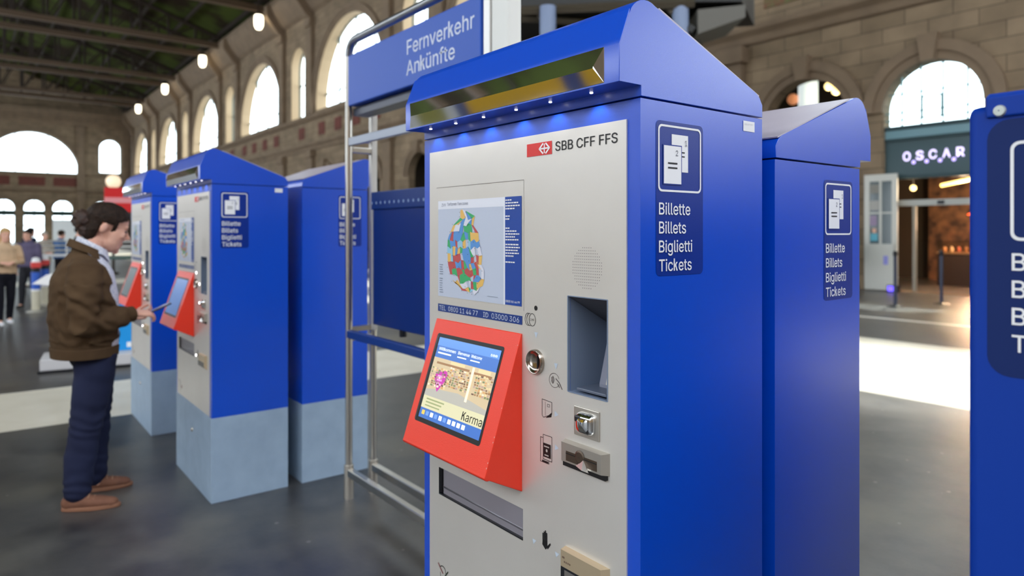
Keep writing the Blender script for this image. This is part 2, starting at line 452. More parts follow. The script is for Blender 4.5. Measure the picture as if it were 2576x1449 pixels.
PE = lambda a, h, d: (XE - d, a, h)
for c, hw, z0, sp in big:
    wn += 1; window('b', c, hw, z0, sp, PB, (-2.7, 0, 2.7), (11.6,), 'window_%d' % wn)
for c, hw, z0, sp in small:
    wn += 1; window('s', c, hw, z0, sp, PB, (0,), (13.0,), 'window_%d' % wn)
for b in EB:
    wn += 1; window('e', b, 5.85, 10.35, 10.4, PE, (-1.95, 1.95), (), 'window_%d' % wn)
for b in (16.75, -2.0):
    wn += 1; window('e', b, 1.45, 10.7, 14.4, PE, (), (), 'window_%d' % wn)
for c, hw, z0, sp in elow:
    wn += 1; o = window('e', c, hw, 0.02, sp, PE, (0,), (2.6,), 'window_%d' % wn)
    t = MB(); t.box(XE - 0.75, XE - 0.5, c - hw, c + hw, 4.0, 4.75); t.build('transom', mat('dark green transom', (20, 60, 54), 0.6), o)

# upper arch reveals, daylight on the stone put into their pale colour
for c, hw, z0, sp in big + small:
    if c < -22:
        mb = MB(); seg = 20; pts = [(c - hw + 0.02, z0)] + [(c - (hw - 0.02) * math.cos(math.pi * k / seg), sp + (hw - 0.02) * math.sin(math.pi * k / seg)) for k in range(seg + 1)] + [(c + hw - 0.02, z0)]
        for p, q in zip(pts, pts[1:]):
            i_ = lambda t_: (c + (t_[0] - c) * 0.985, t_[1] - 0.03)
            mb.add([(p[0], YW + 0.03, p[1]), (q[0], YW + 0.03, q[1]), (q[0], YW + 0.85, q[1]), (p[0], YW + 0.85, p[1]), (i_(p)[0], YW + 0.03, i_(p)[1]), (i_(q)[0], YW + 0.03, i_(q)[1]), (i_(q)[0], YW + 0.85, i_(q)[1]), (i_(p)[0], YW + 0.85, i_(p)[1])],
                   [(0, 1, 2, 3), (7, 6, 5, 4), (0, 4, 5, 1), (1, 5, 6, 2), (2, 6, 7, 3), (3, 7, 4, 0)])
        mb.build('reveal_lining', REVEAL, bpy.data.objects['wall_back'])
# cornice, pilasters, archivolts and frieze
tn = 0
def trim(mb, m=TRIMM, bevel=0.04):
    global tn; tn += 1
    return structure(mb.build('trim_%d' % tn, m, bevel=bevel))
mb = MB(); mb.prism([(YW, 7.55), (YW - 0.1, 7.6), (YW - 0.16, 7.8), (YW - 0.36, 7.95), (YW - 0.36, 8.1), (YW, 8.2)], XE, -1.2, 'x'); trim(mb)
mb = MB(); mb.prism([(YW, 9.75), (YW - 0.2, 9.85), (YW - 0.34, 10.0), (YW - 0.34, 10.14), (YW, 10.2)], XE, -1.2, 'x'); trim(mb)
mb = MB(); mb.prism([(YW, 17.6), (YW - 0.3, 17.8), (YW - 0.9, 18.6), (YW - 1.2, 19.2), (YW - 1.2, 19.7), (YW, 19.7)], XE, -1.2, 'x'); trim(mb)
mb = MB(); mb.prism([(XE, 17.5), (XE + 0.3, 17.7), (XE + 0.7, 18.3), (XE + 0.7, 19.0), (XE + 1.1, 19.3), (XE + 1.1, 19.7), (XE, 19.7)], -24, YW, 'y')
for i in range(40):
    y = -20 + i; mb.box(XE + 0.3, XE + 0.85, y, y + 0.45, 18.0, 18.6)
trim(mb, TRIMM, 0)
mb = MB(); mb.prism([(XE, 7.4), (XE + 0.35, 7.7), (XE + 0.35, 7.9), (XE, 8.0)], -24, YW, 'y'); trim(mb)
mb = MB(); mb.prism([(XE, 10.0), (XE + 0.3, 10.15), (XE + 0.3, 10.3), (XE, 10.34)], -24, YW, 'y'); trim(mb)
for b in BAY:
    for d in (-5.95, 5.95):
        mb = MB(); x = b + d
        mb.box(x - 0.5, x + 0.5, YW - 0.28, YW, 0, 7.6); mb.box(x - 0.62, x + 0.62, YW - 0.4, YW, 0, 0.9)
        mb.box(x - 0.62, x + 0.62, YW - 0.42, YW, 7.0, 7.5)
        mb.box(x - 0.42, x + 0.42, YW - 0.3, YW, 10.2, 16.6); mb.box(x - 0.52, x + 0.52, YW - 0.45, YW, 16.6, 17.2)
        mb.prism([(YW, 16.9), (YW - 0.6, 17.3), (YW - 1.5, 18.5), (YW - 1.5, 19.4), (YW, 19.4)], x - 0.34, x + 0.34, 'x')
        trim(mb)
for c in (12.85, 18.9, 0.75):
    mb = MB(); mb.box(XE, XE + 0.35, c - 0.5, c + 0.5, 0, 17.5); trim(mb)
def archivolt(c, hw, spring, place, wdt=0.5, z0=0.0, dep=0.16, key=True):
    mb = MB()
    for r0, r1, dd in ((hw, hw + wdt * 0.45, dep * 0.6), (hw + wdt * 0.45, hw + wdt, dep)):
        seg = 24
        for k in range(seg):
            a, b = math.pi * k / seg, math.pi * (k + 1) / seg
            q = [(c + r * math.cos(t), spring + r * math.sin(t)) for r, t in ((r0, a), (r1, a), (r1, b), (r0, b))]
            vs = [place(p[0], p[1], 0.0) for p in q] + [place(p[0], p[1], -dd) for p in q]
            mb.add(vs, [(0, 1, 2, 3), (7, 6, 5, 4), (0, 4, 5, 1), (1, 5, 6, 2), (2, 6, 7, 3), (3, 7, 4, 0)])
    if key:
        q = [(c - 0.16, spring + hw - 0.05), (c + 0.16, spring + hw - 0.05), (c + 0.24, spring + hw + wdt + 0.15), (c - 0.24, spring + hw + wdt + 0.15)]
        vs = [place(p[0], p[1], 0.0) for p in q] + [place(p[0], p[1], -dep - 0.15) for p in q]
        mb.add(vs, [(0, 1, 2, 3), (7, 6, 5, 4), (0, 4, 5, 1), (1, 5, 6, 2), (2, 6, 7, 3), (3, 7, 4, 0)])
    trim(mb, TRIMM, 0)
for c, hw, z0, sp in low[:8]: archivolt(c, hw, sp, PB)
for c, hw, z0, sp in [l for l in low[8:] if l[0] > -45]: archivolt(c, hw, sp, PB)
for c, hw, z0, sp in big: archivolt(c, hw, sp, PB, 0.55, key=False)
for c, hw, z0, sp in elow[4:]: archivolt(c, hw, sp, PE, 0.4)
archivolt(6.8, 5.85, 10.4, PE, 0.6, key=False)
for b in BAY[2:5]:
    for d in (-8.0, -4.2, -1.4, 1.4, 4.2):
        mb = MB(); mb.box(b + d - 0.55, b + d + 0.55, YW - 0.05, YW, 8.55, 9.45); trim(mb, REDP, 0.01)
for y in (2.6, 6.8, 11.0):
    mb = MB(); mb.box(XE, XE + 0.06, y - 1.6, y + 1.6, 8.4, 9.7); trim(mb, REDP, 0.01)
mb = MB(); mb.box(-12.2, -9.6, YW - 0.04, YW, 8.6, 9.4); trim(mb, mat('green fresco', (104, 112, 72), 0.85, vary=(6, 0.2, (128, 70, 62))), 0.01)

# ceiling: boarded roof over iron trusses
mb = MB(); mb.prism([(YW + 1, 20.0), (0, 26.5), (-24, 19.5), (-24, 19.9), (0, 26.9), (YW + 1, 20.4)], XE - 1, 10, 'x')
structure(mb.build('ceiling', ROOF))
RZ = lambda y: 20.3 + (YW - abs(y)) * 0.31
def truss():
    t = thing('roof_truss', '', 'roof truss')
    m = MB()
    m.box(-0.22, 0.22, -22, YW - 0.2, 19.1, 19.18); m.box(-0.05, 0.05, -22, YW - 0.2, 19.18, 19.5); m.box(-0.22, 0.22, -22, YW - 0.2, 19.5, 19.56)
    m.build('bottom_chord', GIRD, t)
    m = MB(); m.tube([(0, -22, 20.0), (0, 0, RZ(0) - 0.45), (0, YW - 0.3, RZ(YW) - 0.45)], 0.2, 4); m.build('top_chord', GIRDD, t)
    for k in range(9):
        y = -2 + k * 2.3
        m = MB(); m.tube([(0, y, 19.5), (0, y, RZ(y) - 0.5)], 0.11, 6); m.build('strut', GIRDD, t)
        m = MB(); m.tube([(0, y, 19.5), (0, y + 2.3, RZ(y + 2.3) - 0.5)], 0.07, 6); m.build('brace', GIRDD, t)
    return t
proto = truss(); first = True
PAIRS = [-17.9, -35.6, -53.4, -71.1, -88.9, -106.6]
names = ['nearest the sign frame', 'above the sign frame', 'nearest above the windows', 'second pair above the windows', 'third pair above the windows', 'beside the far end wall']
for x, nm in zip(PAIRS, names):
    for s, w_ in ((2.15, 'near'), (-2.15, 'far')):
        t = proto if first else copy_tree(proto); first = False
        t.location = (x + s, 0, 0)
        t['label'] = '%s brown iron roof truss of the pair %s' % (w_, nm); t['group'] = 'iron roof trusses'
for k in range(7):
    y = 1.0 + 2.9 * k
    mb = MB(); mb.box(XE, 10, y - 0.09, y + 0.09, RZ(y) - 0.5, RZ(y) - 0.2)
    global_tn = tn; trim(mb, GIRDD, 0)

LAMPG = mat('lit lamp glass', (255, 244, 214), 0.4, emit=5.0)
lp = None
for i, (x, z) in enumerate(((-54.6, 18.0), (-71.3, 18.2), (-87.9, 18.2), (-104.2, 18.2))):
    if lp is None:
        lp = thing('hanging_lamp', '', 'lamp')
        m = MB(); m.tube([(0, 0, 0.6), (0, 0, 2.75)], 0.04, 8); m.build('rod', GIRDD, lp)
        m = MB(); m.lathe([(0.05, 0.85), (0.3, 0.7), (0.34, 0.55), (0.3, 0.5)], seg=16); m.build('shade', GIRDD, lp, smooth='auto')
        m = MB(); m.lathe([(0.001, -0.62), (0.2, -0.55), (0.32, -0.3), (0.34, 0.2), (0.3, 0.5), (0.001, 0.56)], seg=16); m.build('lamp_globe', LAMPG, lp, smooth=True)
        t = lp
    else: t = copy_tree(lp)
    t.location = (x, 17.6, z)
    t['label'] = ('lit white lamp hanging from the roof edge, ' + ['largest and nearest of the row', 'second from the sign frame', 'third from the sign frame', 'smallest, beside the far end wall'][i])
    t['group'] = 'hanging hall lamps'

# ================================================================== TICKET MACHINES
MW, MD, MJ, MPZ = 0.88, 0.4536, 1.885, 0.503     # width, depth, joint under the roof, plinth height
ROW_Y = 1.108                                     # the row of fronts
UX, UZ = Vector((1, 0, 0)), Vector((0, 0, 1))
def fx(u): return u + MW / 2                      # u is measured leftwards (negative) from the right edge
YF = -MD / 2                                      # front of the machine, base centre as origin

def strokes(name, polys, m, parent, y=None):
    return flat(name, [(p, 0) for p in polys], (MW / 2, YF - 0.004 if y is None else y, 0), UX, UZ, m, parent, 0.0008)

def side_decal(root, side, dz):
    """the blue film with the ticket pictogram and four words; side=+1 on the right-hand flank, -1 on the left"""
    if side > 0: O, r = Vector((MW / 2, YF, dz)), Vector((0, 1, 0))
    else: O, r = Vector((-MW / 2, YF + 0.257, dz)), Vector((0, -1, 0))
    u = UZ
    d = flat('side_decal', [(rrect(0.049, 0.212, 1.505, 1.842, 0.012), 0)], O, r, u, NAVY, root, 0.0008)
    o_, i_ = rrect(0.055, 0.204, 1.688, 1.834, 0.012), rrect(0.0595, 0.1995, 1.6925, 1.8295, 0.009)
    flat('pictogram_frame', [(p, 0) for p in ring(o_, i_)], O, r, u, WHITE, d, 0.0016)
    bk = [(rect(0.100, 0.157, 1.733, 1.815), 0)]
    flat('ticket_symbol', bk + [(rect(0.112, 0.145, 1.775, 1.778), 1), (rect(0.112, 0.145, 1.766, 1.769), 1)], O, r, u, [WHITE, BLACK], d, 0.0016)
    flat('ticket_symbol', [(rect(0.0705, 0.1345, 1.7035, 1.7915), 0), (rect(0.073, 0.132, 1.706, 1.789), 1)], O, r, u, [NAVY, WHITE], d, 0.0022)
    flat('ticket_bars', [(rect(0.086, 0.118, 1.749, 1.7525), 0), (rect(0.086, 0.118, 1.739, 1.7425), 0)], O, r, u, BLACK, d, 0.003)
    lettering('class_number', [('1', 0.1445, 1.792, 0.012, None), ('2', 0.1125, 1.768, 0.012, None)], O, r, u, mat('grey print', (90, 92, 110), 0.5), d, 0.0032)
    lettering('lettering', [('Billette', 0.057, 1.638, 0.026, 0.107), ('Billets', 0.057, 1.597, 0.026, 0.092), ('Biglietti', 0.057, 1.556, 0.026, 0.114), ('Tickets', 0.057, 1.515, 0.026, 0.112)], O, r, u, WHITE, d, 0.0022, 0.007)

def ticket_machine(label, dz=0.0, front=True, side=1):
    t = thing('ticket_machine', label, 'ticket machine', group='blue ticket machines')
    hw, yb = MW / 2, MD / 2
    REC = (fx(-0.220), fx(-0.0915), 1.226 + dz, 1.450 + dz)
    TRAY = (fx(-0.788), fx(-0.3885), 0.816 + dz, 0.895 + dz)
    holes = [REC, TRAY] if front else []
    # blue cabinet, hollow behind its front
    m = MB(); zb, zt = MPZ + dz, MJ + dz - 0.002
    m.slab(-hw, hw, zb, zt, YF, YF + 0.004, holes)
    m.box(-hw, hw, yb - 0.01, yb, zb, zt); m.box(-hw, -hw + 0.01, YF + 0.004, yb - 0.01, zb, zt); m.box(hw - 0.01, hw, YF + 0.004, yb - 0.01, zb, zt)
    m.box(-hw + 0.01, hw - 0.01, YF + 0.004, yb - 0.01, zt - 0.01, zt)
    body = m.build('cabinet', BLUE, t)
    m = MB(); m.box(-hw - 0.001, hw + 0.001, YF - 0.003, yb + 0.001, 0.0, zb - 0.002); pl = m.build('plinth', PLINTH, t, bevel=0.003)
    m = MB(); m.lathe([(0.001, -0.008), (0.011, -0.007), (0.012, 0.0), (0.013, 0.001)], (0.0, YF - 0.003, zb - 0.16), 16, 'y'); m.build('lock', STEEL, pl, smooth='auto')
    # roof hood
    o = YF
    prof = [(o - 0.0654, 1.909), (o - 0.0654, 1.986), (o - 0.060, 2.000), (o - 0.034, 2.066)]
    for k in range(9):
        q = R(158 - k * 98 / 8); prof.append((o + 0.018 + 0.056 * math.cos(q), 2.036 + 0.056 * math.sin(q)))
    prof += [(o + 0.425, 1.946), (o + 0.441, 1.936), (o + 0.4536, 1.918), (o + 0.4536, 1.887), (o + 0.0005, 1.887), (o + 0.0005, 1.909)]
    prof = [(y, z + dz) for y, z in prof]
    m = MB(); m.prism(prof, -hw - 0.003, hw + 0.001, 'x'); roof = m.build('roof_hood', BLUE, t, bevel=0.0025, smooth='auto')
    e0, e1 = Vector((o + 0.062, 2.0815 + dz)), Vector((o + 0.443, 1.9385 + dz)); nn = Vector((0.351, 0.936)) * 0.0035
    m = MB(); m.prism([tuple(e0), tuple(e1), tuple(e1 + nn), tuple(e0 + nn)], -hw - 0.002, hw - 0.002, 'x'); m.build('roof_sheen_layer', mat('pale lavender sheen and dust', (186, 178, 190), 0.35, vary=(8, 0.3, (172, 164, 180))), roof)  # added pale layer: grazing sky sheen and dust put into its colour
    m = MB()                                    # chrome lamp bar: hipped, ridge low on the face
    x0, x1, z0, z1, yo = fx(-0.857), fx(-0.041), 1.912 + dz, 1.989 + dz, o - 0.0656
    yr, zr, ins = yo - 0.0095, 1.950 + dz, 0.024
    P = [(x0, yo, z0), (x1, yo, z0), (x1, yo, z1), (x0, yo, z1), (x0 + ins, yr, zr), (x1 - ins, yr, zr), (x0 + ins, yr - 0.001, zr - 0.004), (x1 - ins, yr - 0.001, zr - 0.004)]
    m.add(P, [(0, 1, 7, 6), (1, 2, 5, 7), (2, 3, 4, 5), (3, 0, 6, 4), (4, 6, 7, 5), (3, 2, 1, 0)])
    m.build('lamp_bar', CHROME, roof, bevel=0.0016)
    for u in (-0.801, -0.665, -0.53, -0.389, -0.258, -0.12):
        m = MB(); m.lathe([(0.001, -0.0016), (0.0036, -0.0014), (0.0046, 0.001)], (fx(u), o - 0.026, 1.909 + dz), 12, 'z'); m.build('downlight', LED, roof)
        if front:
            ld_ = bpy.data.lights.new('downlight_beam', 'SPOT'); ld_.energy = 0.3; ld_.spot_size = R(120); ld_.spot_blend = 0.6; ld_.shadow_soft_size = 0.006; ld_.color = (1, 0.97, 0.95)
            lo = bpy.data.objects.new('downlight_beam', ld_); COL.objects.link(lo); lo.parent = roof; lo.location = (fx(u), o - 0.026, 1.905 + dz)
    side_decal(t, side, dz)
    sx = hw if side > 0 else -hw
    if side > 0:
        lb = flat('inventory_label', [(rect(0.371, 0.419, 1.847 + dz, 1.872 + dz), 0)], (hw, YF, 0), (0, 1, 0), UZ, WHITE, t, 0.001)
        lettering('label_print', [('SBB CFF FFS', 0.375, 1.862 + dz, 0.004, 0.034)], (hw, YF, 0), (0, 1, 0), UZ, mat('faint grey print', (190, 190, 194), 0.5), lb, 0.0018)
    # front plate
    m = MB(); m.slab(fx(-0.843), fx(-0.036), zb + 0.004, 1.842 + dz, YF - 0.004, YF - 0.0002, holes)
    fp = m.build('front_panel', PANEL, t)
    if not front: return t
    y = YF - 0.004
    Q = (MW / 2, y, 0)
    # maker's red plate and letters
    lg = flat('logo_plate', [(rect(-0.372, -0.2765, 1.789, 1.821), 0)], Q, UX, UZ, RED, t, 0.0008)
    cx, cz = -0.3035, 1.805
    arrow = []
    for s in (-1, 1):
        arrow += stroke([(cx + s * 0.0055, cz + 0.0118), (cx + s * 0.0190, cz), (cx + s * 0.0055, cz - 0.0118)], 0.0042)
    arrow += [rect(cx - 0.0165, cx + 0.0165, cz - 0.0019, cz + 0.0019), rect(cx - 0.0019, cx + 0.0019, cz - 0.0118, cz + 0.0118)]
    strokes('double_arrow', [[(a, b) for a, b in p] for p in arrow], WHITE, lg, y - 0.0009)
    lettering('company_lettering', [('SBB CFF FFS', -0.264, 1.7945, 0.0225, 0.203)], Q, UX, UZ, BLACK, t, 0.001, 0.006)
    # loudspeaker perforation
    pol = []
    for i in range(-7, 8):
        for j in range(-7, 8):
            if i * i + j * j < 54: pol.append((ell(-0.156 + i * 0.0066, 1.518 + j * 0.0066, 0.0011, 0.0011, 6), 0))
    flat('speaker_grille', pol, Q, UX, UZ, mat('perforation', (98, 88, 92), 0.7), t, 0.0006)
    # zone map poster
    mp = flat('network_map', [(rect(-0.4685, -0.4622, 1.409, 1.6925), 1), (rect(-0.793, -0.466, 1.409, 1.6925), 0), (rect(-0.793, -0.466, 1.668, 1.6925), 1)], Q, UX, UZ, [mat('map paper', (196, 204, 222), 0.4), mat('map heading', (232, 234, 244), 0.4)], t, 0.0008)
    flat('information_column', [(rect(-0.4625, -0.393, 1.410, 1.6925), 0)], Q, UX, UZ, mat('map blue column', (28, 72, 160), 0.35), mp, 0.0010)
    rr = random.Random(3)
    txt = []
    for zz, n, wds in ((1.682, 4, (0.026, 0.056, 0.060, 0.044)), (1.640, 2, (0.018, 0.016)), (1.6085, 5, (0.022, 0.046, 0.058, 0.040, 0.058)), (1.566, 5, (0.058, 0.060, 0.056, 0.060, 0.034)), (1.520, 1, (0.040,))):
        for k in range(n):
            x = -0.459
            while x < -0.459 + wds[k] - 0.004:
                l = rr.uniform(0.005, 0.011); txt.append(rect(x, min(x + l, -0.459 + wds[k]), zz - 0.0075 * k, zz - 0.0075 * k + 0.0034)); x += l + 0.0018
    strokes('small_print', txt, WHITE, mp, y - 0.0014)
    lettering('phone_line', [('0800 11 44 77', -0.459, 1.4165, 0.0058, 0.060)], Q, UX, UZ, WHITE, mp, 0.0016, 0.004)
    lettering('map_title', [('ZVV', -0.772, 1.676, 0.0085, 0.022), ('Tarifzonen', -0.742, 1.6775, 0.0085, 0.050), ('Fare zones', -0.686, 1.6775, 0.0085, 0.052)], Q, UX, UZ, mat('map title grey', (96, 104, 128), 0.5), mp, 0.0016)
    # irregular coloured fare zones
    cols = [(196, 84, 84), (236, 190, 104), (64, 176, 110), (92, 150, 214), (150, 200, 226), (224, 224, 236)]
    zm = [mat('zone colour %d' % i, c, 0.45) for i, c in enumerate(cols)]
    lim = [(1.660, -0.669, -0.640), (1.640, -0.669, -0.604), (1.620, -0.709, -0.604), (1.600, -0.730, -0.584), (1.575, -0.738, -0.578), (1.555, -0.738, -0.578), (1.535, -0.738, -0.568), (1.515, -0.738, -0.566), (1.497, -0.734, -0.554), (1.477, -0.728, -0.556), (1.458, -0.712, -0.566), (1.442, -0.676, -0.576), (1.430, -0.664, -0.586)]
    zp = []; rows = []
    for zz, a, b in lim:
        n = max(3, int(round((b - a) / 0.0135))) + 1
        rows.append((zz, [(a + (b - a) * i / (n - 1) + (rr.uniform(-0.004, 0.004)), zz + rr.uniform(-0.0065, 0.0065)) for i in range(n)]))
    for (za, ra), (zb_, rb) in zip(rows, rows[1:]):
        n = max(len(ra), len(rb)) - 1
        f = lambda r_, i: r_[min(len(r_) - 1, round(i * (len(r_) - 1) / n))]
        for i in range(n):
            pts = [f(rb, i), f(rb, i + 1), f(ra, i + 1), f(ra, i)]
            u_ = []
            for p in pts:
                if not u_ or (abs(p[0] - u_[-1][0]) + abs(p[1] - u_[-1][1])) > 1e-6: u_.append(p)
            if len(u_) > 2 and u_[0] == u_[-1]: u_.pop()
            if len(u_) > 2 and rr.random() > 0.10: zp.append((u_, rr.choice([0, 0, 1, 1, 2, 2, 3, 3, 4, 5]) if rr.random() < 0.6 or not zp else rr.choice([zp[-1][1], zp[-1][1], rr.randrange(6)])))
    dots = [(ell(x + rr.uniform(-0.004, 0.004), zz + rr.uniform(-0.004, 0.004), 0.0014, 0.0012, 6), 0) for zz, r_ in rows for x, _ in r_[::2]]
    flat('zone_patchwork', zp + [(d_[0], 6) for d_ in dots], Q, UX, UZ, zm + [mat('map ink', (40, 50, 70), 0.5)], mp, 0.0012)
    leg = []
    for k in range(13):
        if k != 5: leg += [rect(-0.783, -0.783 + rr.uniform(0.012, 0.02), 1.502 - k * 0.0068, 1.504 - k * 0.0068)]
    strokes('map_legend', leg + [rect(-0.54, -0.492, 1.4255, 1.4267)], mat('legend ink', (120, 130, 150), 0.5), mp, y - 0.0014)
    # scored joint round the poster window
    strokes('panel_joint', [rect(-0.802, -0.384, 1.7322, 1.7334), rect(-0.3848, -0.3838, 1.40, 1.7334)], mat('fine joint', (120, 112, 106), 0.6), fp, y - 0.0002)
    # telephone strip
    tp = flat('telephone_strip', [(rect(-0.794, -0.391, 1.3635, 1.386), 0)], Q, UX, UZ, mat('strip blue', (24, 58, 132), 0.35), t, 0.0009)
    for nm_, l_ in (('phone_lettering', ('TEL  0800 11 44 77', -0.786, 1.368, 0.0135, 0.200)), ('identity_lettering', ('ID  03000 306', -0.560, 1.368, 0.0135, 0.158))):
        lettering(nm_, [l_], Q, UX, UZ, mat('pale print', (206, 214, 232), 0.5), tp, 0.0018)
    # coin symbol and sensor eye
    strokes('sensor_eye', [ell(-0.337, 1.411, 0.0062, 0.0062)], BLACK, t)
    cs = []
    for dx, full in ((-0.014, False), (-0.007, False), (0.002, True)):
        pts = ell(-0.353 + dx, 1.3805, 0.0125, 0.0155, 26); pts.append(pts[0])
        if not full: pts = pts[6:21]
        cs += stroke(pts, 0.0014)
    so = strokes('coin_symbol', cs, BLACK, t)
    lettering('coin_lettering', [('CHF', -0.359, 1.3775, 0.006, 0.016)], Q, UX, UZ, BLACK, so, 0.0012)
    # coin bowl
    m = MB(); c0 = (fx(-0.3365), y, 1.278)
    m.lathe([(0.0315, 0.0), (0.031, -0.007), (0.0285, -0.0105), (0.0265, -0.0100), (0.0235, -0.0062), (0.019, -0.0035), (0.010, -0.0018), (0.001, -0.0012)], c0, 36, 'y')
    kb = m.build('coin_bowl', mat('worn chrome', (176, 166, 156), 0.18, 1.0), t, smooth='auto')
    m = MB(); m.box(fx(-0.3295), fx(-0.3265), y - 0.0042, y - 0.0005, 1.262, 1.294); m.build('coin_slit', DARK, kb)
    # pale arrows
    def tri(x, z, s, a):
        return [(x + s * math.cos(R(a + d)), z + s * math.sin(R(a + d)) * 1.1) for d in (0, 130, 230)]
    for x, z, a in ((-0.336, 1.345, -90), (-0.262, 1.279, -90), (-0.261, 1.163, 0), (-0.260, 1.083, 0), (-0.343, 0.830, 20), (-0.258, 0.828, 20)):
        strokes('indicator_arrow', [tri(x, z, 0.0085, a)], LIGHTBLUE, t)
    # contactless symbol
    cl = []
    pts = ell(-0.268, 1.243, 0.0185, 0.0170, 30); cl += stroke(pts[2:29], 0.0011)
    for k, (rx, ry) in enumerate(((0.004, 0.006), (0.008, 0.009), (0.012, 0.011))):
        cl += stroke([(-0.281 + rx * math.cos(R(q)), 1.244 + ry * math.sin(R(q))) for q in range(-55, 56, 15)], 0.0016)
    cl += stroke([(-0.262, 1.248), (-0.250, 1.240), (-0.240, 1.226)], 0.002) + stroke([(-0.258, 1.238), (-0.249, 1.229)], 0.0016)
    strokes('contactless_symbol', cl, mat('soft black print', (74, 66, 66), 0.5), t)
    # ticket insertion symbol
    ti = stroke([(-0.313, 1.190), (-0.277, 1.188), (-0.277, 1.159), (-0.308, 1.146), (-0.313, 1.150), (-0.313, 1.190)], 0.0013)
    ti += stroke([(-0.293, 1.181), (-0.285, 1.181), (-0.285, 1.175), (-0.293, 1.175), (-0.293, 1.181)], 0.0009)
    ti += [[(-0.300, 1.146), (-0.278, 1.163), (-0.279, 1.152)]]
    ti += stroke([(-0.301, 1.186), (-0.301, 1.152)], 0.0007)
    strokes('ticket_mark', ti, BLACK, t)
    # card symbol
    ca = stroke([(-0.309, 1.104), (-0.277, 1.104), (-0.277, 1.044), (-0.309, 1.044), (-0.309, 1.104)], 0.0013) + stroke([(-0.309, 1.096), (-0.319, 1.096), (-0.319, 1.036), (-0.288, 1.036), (-0.288, 1.044)], 0.0013)
    ca += [rect(-0.309, -0.281, 1.050, 1.084), rect(-0.313, -0.290, 1.036, 1.041)]
    so = strokes('card_symbol', ca, BLACK, t)
    flat('card_print', [(rect(-0.305, -0.286, 1.075, 1.078), 0), (rect(-0.303, -0.288, 1.054, 1.057), 0)], Q, UX, UZ, mat('card print', (190, 182, 176), 0.5), so, 0.0014)
    flat('card_dot', [(ell(-0.295, 1.067, 0.0034, 0.0040, 12), 0)], Q, UX, UZ, mat('card print', (190, 182, 176), 0.5), so, 0.0014)
    # hand symbol
    hs = [[(-0.312, 0.833), (-0.300, 0.824), (-0.2935, 0.830), (-0.2935, 0.846), (-0.311, 0.846)]]
    for k in range(4): hs.append(rect(-0.3115 + k * 0.0046, -0.3075 + k * 0.0046, 0.845, (0.862, 0.867, 0.871, 0.866)[k]))
    hs += [[(-0.2945, 0.834), (-0.283, 0.846), (-0.281, 0.842), (-0.292, 0.827)]]
    strokes('hand_symbol', hs, BLACK, t)
    # banknote bay
    a, b, c, d = REC
    m = MB(); dp = 0.135
    V = [(a, y, c), (b, y, c), (b, y, d), (a, y, d), (a, y + dp, c), (b, y + dp, c), (b, y + dp, d - 0.075), (a, y + dp, d - 0.075)]
    m.add(V, [(0, 1, 5, 4), (1, 2, 6, 5), (3, 0, 4, 7)], 0); m.add(V, [(4, 5, 6, 7)], 0); m.add(V, [(2, 3, 7, 6)], 1)
    bay = m.build('banknote_bay', [RECG, RECD], t)
    m = MB()
    for q in ((a - 0.0015, a + 0.001, c, d), (b - 0.001, b + 0.0015, c, d), (a, b, d - 0.001, d + 0.0012), (a, b, c - 0.0015, c + 0.001)): m.box(q[0], q[1], y - 0.0012, y + 0.006, q[2], q[3])
    m.build('bay_edge', RECG, bay)
    m = MB(); m.prism([(y + 0.050, c + 0.02), (y + 0.085, c + 0.150), (y + 0.13, c + 0.150), (y + 0.13, c + 0.01), (y + 0.050, c + 0.01)], fx(-0.168), fx(-0.0925), 'x'); m.build('banknote_reader', mat('reader grey', (132, 134, 150), 0.4), bay, bevel=0.003)
    m = MB(); m.prism([(y + 0.030, c + 0.026), (y + 0.062, c + 0.142), (y + 0.075, c + 0.142), (y + 0.05, c + 0.026)], fx(-0.128), fx(-0.0925), 'x'); rp = m.build('reader_plate', mat('reader ivory', (214, 208, 196), 0.4), bay, bevel=0.002)
    m = MB(); m.box(fx(-0.196), fx(-0.100), y + 0.004, y + 0.075, c + 0.006, c + 0.013); m.build('bay_shelf', mat('shelf grey', (92, 100, 118), 0.35), bay, bevel=0.002)
    # coin return button plate
    m = MB(); a, b, c, d = fx(-0.196), fx(-0.1145), 1.131, 1.198
    m.box(a, b, y - 0.004, y, c, d); sq = m.build('button_plate', STEEL, t, bevel=0.0015)
    m = MB(); n = 10; cx_, cz_ = (a + b) / 2 + 0.001, (c + d) / 2; hx, hz = 0.029, 0.025
    def sup(q):
        cc, ss = math.cos(q), math.sin(q); k = (abs(cc) ** 4 + abs(ss) ** 4) ** -0.25; return cc * k, ss * k
    vs = []
    for h, s in ((0, 1), (0.006, 0.98), (0.012, 0.85), (0.016, 0.6), (0.0175, 0.3)):
        for k in range(32):
            p = sup(2 * math.pi * k / 32); vs.append((cx_ + p[0] * hx * s, y - 0.004 - h, cz_ + p[1] * hz * s))
    vs.append((cx_, y - 0.0225, cz_))
    fs = [(i * 32 + k, i * 32 + (k + 1) % 32, (i + 1) * 32 + (k + 1) % 32, (i + 1) * 32 + k) for i in range(4) for k in range(32)] + [(128 + k, 128 + (k + 1) % 32, 160) for k in range(32)]
    m.add(vs, fs); m.build('return_button', CHROME, sq, smooth='auto')
    m = MB(); m.box(cx_ - 0.0245, cx_ - 0.0015, y - 0.0205, y - 0.006, cz_ + 0.002, cz_ + 0.0185); m.build('button_notch', DARK, sq, bevel=0.004)
    m = MB(); m.box(cx_ + 0.0035, cx_ + 0.0215, y - 0.0195, y - 0.006, cz_ - 0.018, cz_ - 0.003); m.build('button_notch', DARK, sq, bevel=0.004)
